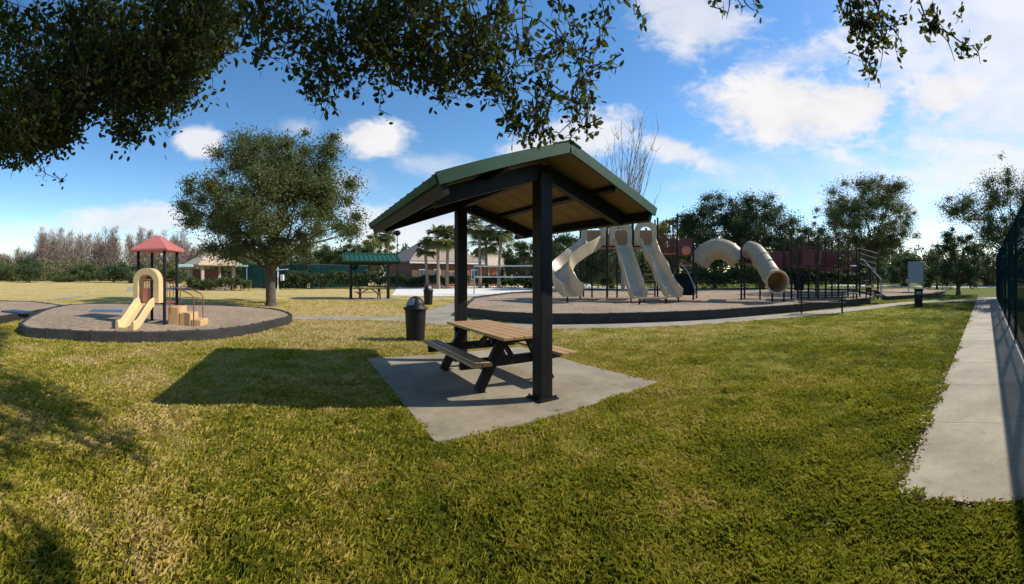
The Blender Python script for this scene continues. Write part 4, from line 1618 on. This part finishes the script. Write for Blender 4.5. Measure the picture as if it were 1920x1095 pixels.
hedge('dark hedge in front of the far court fences, right of the oak', at(520, 46), at(700, 50), 1.9, 1.6, 9000, .26, 'dark_leaf')
hedge('dark hedge along the clubhouse wall', at(700, 53), at(880, 54), 1.5, 1.4, 7000, .26, 'dark_leaf')
hedge('dark rounded hedge behind the volleyball net', at(895, 52), at(1050, 50), 1.35, 1.6, 8000, .26, 'mid_leaf')
hedge('low hedge seen under the big play deck', at(1050, 56), at(1300, 52), 1.9, 1.8, 9000, .28, 'dark_leaf')
hedge('pale topped hedge visible under the arched crawl tube', at(1296, 40), at(1440, 40), 2.1, 1.6, 9000, .22, 'mid_leaf')
hedge('long dark hedge behind the climbing structure', at(1440, 50), at(1640, 48), 2.0, 1.8, 9000, .26, 'dark_leaf')
hedge('long dark hedge along the far side of the road on the right', at(1640, 68), at(1960, 62), 2.6, 2.2, 14000, .3, 'dark_leaf')
hedge('low scrubby hedge in front of the tan gazebo', at(350, 43), at(470, 42), 1.2, 1.4, 5000, .22, 'mid_leaf')

# far woods, each reading as one mass
def woods(name, label, spans, n, leaf, m, aspect=.16, up=1.6):
    """Far-off wood: many thin upright twig faces gathered into ragged crowns."""
    P = []
    tot = sum(abs(b - a) for a, b, *_ in spans)
    for (pa, pb, r0, r1, h0, h1) in spans:
        k = int(n * abs(pb - pa) / tot)
        ncr = max(6, int(abs(pb - pa) / 3.2))
        cpx = RNG.uniform(pa, pb, ncr); cr = RNG.uniform(r0, r1, ncr); ch = RNG.uniform(h0, h1, ncr)
        i = RNG.integers(0, ncr, k)
        z = ch[i] * RNG.beta(1.6, 1.5, k)
        wd = 2.4 * (1.12 - z / ch[i])
        b = (cpx[i] - 960) / F
        P.append(np.stack([cr[i] * np.sin(b) + RNG.normal(0, 1, k) * wd, cr[i] * np.cos(b) + RNG.normal(0, 1, k) * wd, z], 1))
    P = np.concatenate(P)
    o = quads(name, leaf_quads(P, leaf, aspect, 0, up), m)
    o['kind'] = 'stuff'
    o['label'] = label
    o['category'] = 'woods'
    return o


woods('bare_woods', 'far leafless grey brown cypress woods along the left field edge', [(-120, 70, 135, 160, 7, 11), (70, 350, 125, 150, 12, 17.5), (350, 480, 125, 150, 8, 12)], 105000, 1.8, 'bare', .06, 1.8)
woods('scrub_woods', 'far low olive green scrub below the bare woods', [(-120, 480, 112, 128, 2.5, 7.5)], 22000, .8, 'olive', .5, .3)
woods('far_green_woods', 'far low green tree line closing the horizon behind playground and road', [(480, 1000, 95, 120, 6, 10), (1000, 1660, 80, 105, 7, 11.5), (1660, 2050, 95, 130, 6, 10)], 80000, .9, 'mid_leaf', .5, .3)

# ------------------------------------------------------------------ the oak overhead whose twigs hang into the top of the view
ot = thing('overhanging_oak', 'dark leafy oak boughs hanging across the top from a trunk beside the viewer', 'tree', (-3.4, -2.6, 0))
OT = Vector((-3.4, -2.6, 0))
random.seed(77)
tips = [(-30, 320), (0, 325), (60, 318), (110, 300), (130, 270), (180, 215), (230, 245), (245, 285), (290, 225), (320, 225), (345, 215), (370, 165), (400, 130), (430, 92), (440, 35), (480, 95), (540, 125), (572, 185), (600, 215), (640, 160), (700, 195), (740, 150), (800, 178), (850, 196), (880, 160), (935, 185), (960, 255), (1010, 262), (1060, 262), (1105, 245), (1095, 150), (1130, 92), (1165, 20), (1200, 18), (1225, -30)]
tx = np.array([t[0] for t in sorted(tips)], float)
ty = np.array([t[1] for t in sorted(tips)], float)
LP, LS, TW = [], [], MB()


def spray(tip, length, nleaf, spread, size, back=None):
    """A leafy branchlet ending at its tip: a bent twig with side shoots, leaves gathered towards the ends."""
    d = back or Vector((random.gauss(0, .55), random.gauss(0, .55), random.uniform(.35, 1.2)))
    d = d.normalized()
    a = tip + d * length
    m1 = tip.lerp(a, .5) + Vector((random.gauss(0, .12), random.gauss(0, .12), random.gauss(.05, .08))) * length
    TW.tube([a - OT, m1 - OT, tip - OT], [.0055, .0035, .0015], 4, caps=False)
    shoots = [(m1, tip)]
    for k in range(random.randint(2, 4)):
        b0 = a.lerp(m1, random.random()) if random.random() < .5 else m1.lerp(tip, random.random())
        e_ = b0 + Vector((random.gauss(0, 1), random.gauss(0, 1), random.gauss(-.35, .8))).normalized() * length * random.uniform(.22, .45)
        TW.tube([b0 - OT, e_ - OT], [.003, .0012], 4, caps=False)
        shoots.append((b0, e_))
    for j in range(nleaf):
        p, q = random.choice(shoots)
        t_ = random.random() ** .6
        LP.append(p.lerp(q, t_) + Vector((random.gauss(0, spread), random.gauss(0, spread), random.gauss(0, spread))))
        LS.append(size)


def bound(px):
    return float(np.interp(px, tx, ty))


# dense bough on the left, several layers deep
for k in range(800):
    px = random.uniform(-80, 425)
    yt = bound(px) - abs(random.gauss(0, 1)) * 95 - 4 * random.random() + (10 if random.random() < .2 else -14)
    if px < 110:
        yt = min(yt, bound(px) - 40 * random.random())
    r = random.uniform(3.4, 6.4)
    spray(Q(px, max(yt, -120), r), random.uniform(.3, .6), 26, .06, .074)
for k in range(170):
    px = random.uniform(-20, 400)
    yt = bound(px) * random.uniform(.1, .72)
    spray(Q(px, yt, random.uniform(3.6, 6.6)), random.uniform(.3, .6), 34, .08, .08)
# looser branchlets in the middle
for k in range(245):
    px = random.uniform(445, 1112)
    yt = bound(px) - abs(random.gauss(0, 1)) * 78 + 4
    spray(Q(px, max(yt, -90), random.uniform(2.3, 3.1)), random.uniform(.2, .38), 17, .028, .052)
for k in range(105):
    px = random.gauss(745, 120)
    yt = bound(min(max(px, 560), 900)) * random.uniform(.05, .85)
    spray(Q(px, yt, random.uniform(2.4, 3.2)), random.uniform(.2, .38), 20, .034, .054)
for px, yt, r in ((1128, 92, 2.8), (1135, 60, 2.8), (1150, 28, 2.8), (1195, 16, 2.8), (1170, 2, 2.9), (572, 190, 2.7), (600, 224, 2.7), (590, 205, 2.7), (960, 266, 2.7), (950, 240, 2.7), (1012, 274, 2.7), (1030, 250, 2.7), (1062, 268, 2.7), (1100, 258, 2.7), (1085, 235, 2.7), (1070, 210, 2.8), (1098, 190, 2.8), (712, 214, 2.7)):
    spray(Q(px, yt, r), .25, 13, .026, .058, Vector((random.gauss(0, .2), random.gauss(0, .2), 1)))
spray(Q(1203, 60, 2.7), .12, 4, .012, .055, Vector((.1, 0, 1)))


def twig_run(pts, r, sprays, nleaf, spread=.022, size=.052):
    """A single drooping twig with a few leaf clusters along it."""
    line = smooth_line([Q(x, y, r) for x, y in pts], 5)
    TW.tube([p - OT for p in line], [.008 - .006 * i / (len(line) - 1) for i in range(len(line))], 5, caps=False)
    for k in range(sprays):
        p = line[int(len(line) * (.25 + .75 * (k + random.random()) / sprays)) - 1]
        spray(p + Vector((random.gauss(0, .05), random.gauss(0, .05), random.gauss(-.03, .04))), .14, nleaf, spread, size)


twig_run([(40, 230), (60, 290), (85, 325), (125, 338)], 4.2, 7, 4, .03)
twig_run([(10, 260), (25, 300), (20, 335)], 4.2, 5, 4, .03)
twig_run([(225, 200), (240, 245), (245, 288)], 4.2, 6, 16, .035, .068)
twig_run([(1350, -60), (1368, -5), (1362, 36)], 2.7, 3, 5)
twig_run([(1390, -60), (1395, 0), (1415, 20)], 2.7, 3, 5)
twig_run([(1585, -60), (1595, 20), (1605, 70), (1612, 105)], 2.8, 9, 15)
twig_run([(1610, -60), (1630, 20), (1655, 75), (1650, 128)], 2.8, 10, 15)
twig_run([(1625, -60), (1650, 30), (1680, 60), (1692, 90)], 2.85, 8, 12)
twig_run([(1600, -20), (1618, 40), (1640, 60)], 2.8, 7, 15)
twig_run([(1700, -60), (1725, 5), (1742, 45), (1775, 75), (1790, 115)], 2.8, 9, 13)
twig_run([(1742, 45), (1775, 60), (1812, 85), (1835, 82)], 2.8, 5, 8)
# outer boughs of the crown above the view on the sunny side
for k in range(260):
    c_ = Vector((random.uniform(1.6, 5.0), random.uniform(.7, 3.0), random.uniform(4.9, 6.6)))
    if c_.z < CH + .92 * math.hypot(c_.x, c_.y) or random.random() < .3:
        continue
    for j in range(34):
        LP.append(c_ + Vector((random.gauss(0, .17), random.gauss(0, .17), random.gauss(0, .12))))
        LS.append(.09)
# the rest of the crown, higher up over the viewer
for k in range(900):
    x, y, z = random.uniform(-5.5, 5.4), random.uniform(-3.6, 3.4), random.uniform(4.8, 8.6)
    if z < CH + .82 * math.hypot(x, y) or (x / 5.4) ** 2 + ((y + .1) / 3.5) ** 2 > 1:
        continue
    c_ = Vector((x, y, z))
    for j in range(48):
        LP.append(c_ + Vector((random.gauss(0, .24), random.gauss(0, .24), random.gauss(0, .15))))
        LS.append(.10)
pos = np.array([tuple(p - OT) for p in LP])
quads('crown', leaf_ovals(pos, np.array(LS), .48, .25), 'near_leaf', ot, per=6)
# trunk behind the viewer and boughs reaching over
tr = MB()
fork = Vector((.35, .3, 2.6))
tr.tube([(0, 0, -.1), (.02, 0, .3), (.12, .1, 1.4), fork], [.46, .34, .29, .25], 14)
ends = [Q(60, -190, 4.8), Q(230, -200, 4.6), Q(380, -210, 4.4), Q(560, -230, 3.3), Q(760, -230, 3.2), Q(980, -225, 3.1), Q(1160, -200, 3.0), Q(1400, -200, 3.0), Q(1620, -190, 3.1), Q(1790, -180, 3.0)]
main = [fork + OT, Vector((-2.2, -1.0, 4.0)), Vector((-.9, .6, 4.7)), Vector((.4, 1.6, 4.9)), Vector((1.9, 2.0, 4.9))]
main = smooth_line(main, 5)
tr.tube([p - OT for p in main], [.17 - .12 * i / (len(main) - 1) for i in range(len(main))], 9)
for i, e_ in enumerate(ends):
    s_ = main[min(len(main) - 1, 3 + int(i * 1.75))]
    if i < 3:
        s_ = main[2 + i]
    pth = limb_path(s_, e_, .06, 5, .05)
    tr.tube([p - OT for p in pth], [.05 - .042 * q / 5 for q in range(6)], 7)
tr.build('trunk', 'bark', ot, smooth=True)
TW.build('twigs', 'twig', ot)

# ------------------------------------------------------------------ grass blades and fallen leaves
def inside(poly, X, Y):
    n = len(poly)
    r = np.zeros(len(X), bool)
    j = n - 1
    for i in range(n):
        xi, yi, xj, yj = poly[i][0], poly[i][1], poly[j][0], poly[j][1]
        c = ((yi > Y) != (yj > Y)) & (X < (xj - xi) * (Y - yi) / (yj - yi + 1e-12) + xi)
        r ^= c
        j = i
    return r


def ribbon_poly(line, w):
    Lh, Rh = [], []
    for i, p in enumerate(line):
        t_ = line[min(i + 1, len(line) - 1)] - line[max(i - 1, 0)]
        t_.normalize()
        s_ = Vector((-t_.y, t_.x, 0)) * w / 2
        Lh.append(p + s_); Rh.append(p - s_)
    return Lh + Rh[::-1]


def shrink(poly, d):
    c_ = sum((Vector((p[0], p[1], 0)) for p in poly), Vector()) / len(poly)
    return [Vector((p[0], p[1], 0)) + (c_ - Vector((p[0], p[1], 0))).normalized() * d for p in poly]


walk_poly = [WS, WS + WD * WLEN, WS + WD * WLEN + WR * WALK_W, WS + WR * WALK_W]
HOLES = [shrink(pad_pts, .03), shrink(walk_poly, .03), LEFT_BED, FAR_LEFT_BED, MAIN_BED, RIGHT_BED, ribbon_poly(PATH_LINE, 1.3), ribbon_poly(smooth_line([G(830, 600), G(838, 587), G(862, 574), G(900, 565)], 6), 1.85)]


def value_noise(X, Y, s, seed):
    rg = np.random.default_rng(seed)
    T = rg.random((256, 256))
    x, y = X / s + 40, Y / s + 40
    xi, yi = np.floor(x).astype(int), np.floor(y).astype(int)
    fx, fy = x - xi, y - yi
    fx, fy = fx * fx * (3 - 2 * fx), fy * fy * (3 - 2 * fy)
    g = lambda a, b: T[a % 256, b % 256]
    return (g(xi, yi) * (1 - fx) + g(xi + 1, yi) * fx) * (1 - fy) + (g(xi, yi + 1) * (1 - fx) + g(xi + 1, yi + 1) * fx) * fy


BL = []
for (r0, r1, dens, bl, bw) in ((1.0, 3.2, 10500, .052, .0042), (3.2, 5.5, 6000, .050, .0052), (5.5, 9.0, 2300, .046, .008), (9.0, 15.0, 750, .044, .013), (15.0, 26.0, 190, .042, .024)):
    area = (r1 ** 2 - r0 ** 2) / 2 * 2.9
    n = int(area * dens)
    b = RNG.uniform(-1.45, 1.45, n)
    r = np.sqrt(RNG.uniform(r0 ** 2, r1 ** 2, n))
    X, Y = r * np.sin(b), r * np.cos(b)
    dn = .55 * value_noise(X, Y, .16, 5) + .45 * value_noise(X, Y, .6, 6)
    ok = dn + RNG.uniform(-.25, .25, n) > .30
    jx = (value_noise(X, Y, .11, 8) - .5) * .20 + (value_noise(X, Y, .5, 9) - .5) * .14
    jy = (value_noise(X, Y, .11, 10) - .5) * .20 + (value_noise(X, Y, .5, 12) - .5) * .14
    for h in HOLES:
        ok &= ~inside(h, X + jx, Y + jy)
    X, Y, dn = X[ok], Y[ok], dn[ok]
    n = len(X)
    hh = bl * RNG.uniform(.45, 1.25, n) * (.30 + .7 * dn + .65 * value_noise(X, Y, .33, 15))
    a = RNG.uniform(0, 2 * PI, n)
    lean = RNG.uniform(.25, 1.35, n)
    ux, uy = np.cos(a), np.sin(a)
    wx, wy = -uy * bw / 2, ux * bw / 2
    V = np.zeros((n, 4, 3))
    V[:, 0] = np.stack([X - wx, Y - wy, np.full(n, .0)], 1)
    V[:, 1] = np.stack([X + wx, Y + wy, np.full(n, .0)], 1)
    V[:, 2] = np.stack([X + wx * .75 + ux * hh * lean * .45, Y + wy * .75 + uy * hh * lean * .45, hh * .78], 1)
    V[:, 3] = np.stack([X - wx * .3 + ux * hh * lean, Y - wy * .3 + uy * hh * lean, hh * (1.0 - .25 * (lean - .25))], 1)
    BL.append(V)
gr = quads('grass', np.concatenate(BL), 'blade')
gr['kind'] = 'stuff'
gr['label'] = 'short patchy green and straw coloured lawn grass'
gr['category'] = 'grass'

n = 900
b = RNG.uniform(-1.35, 1.3, n)
r = np.sqrt(RNG.uniform(1.6 ** 2, 10 ** 2, n))
X, Y = r * np.sin(b), r * np.cos(b)
Z = np.full(n, .035)
ne = 420       # a drift of leaves along the near edges of the walk
tt = RNG.beta(1.1, 3.0, ne) * 7
sd_ = -np.abs(RNG.normal(0, .10, ne)) + .05
X2 = WS.x + WD.x * tt + WR.x * sd_
Y2 = WS.y + WD.y * tt + WR.y * sd_
ne2 = 200
s2 = RNG.uniform(0, WALK_W, ne2); t2 = -np.abs(RNG.normal(0, .10, ne2)) + .03
X3 = WS.x + WD.x * t2 + WR.x * s2; Y3 = WS.y + WD.y * t2 + WR.y * s2
keep = np.ones(n, bool)
for h in (pad_pts, walk_poly, LEFT_BED, MAIN_BED):
    keep &= ~inside(h, X, Y)
pos = np.concatenate([np.stack([X, Y, Z], 1)[keep], np.stack([X2, Y2, np.full(ne, .042)], 1), np.stack([X3, Y3, np.full(ne2, .042)], 1)])
V = leaf_quads(pos, .045, .5)
V[:, :, 2] = pos[:, None, 2] + (V[:, :, 2] - pos[:, None, 2]) * .35
V[:, :, 2] = np.maximum(V[:, :, 2], .028)
fl = quads('fallen_leaves', V, 'dead_leaf')
fl['kind'] = 'stuff'
fl['label'] = 'dry brown leaves scattered on the lawn and along the walk edge'
fl['category'] = 'leaves'
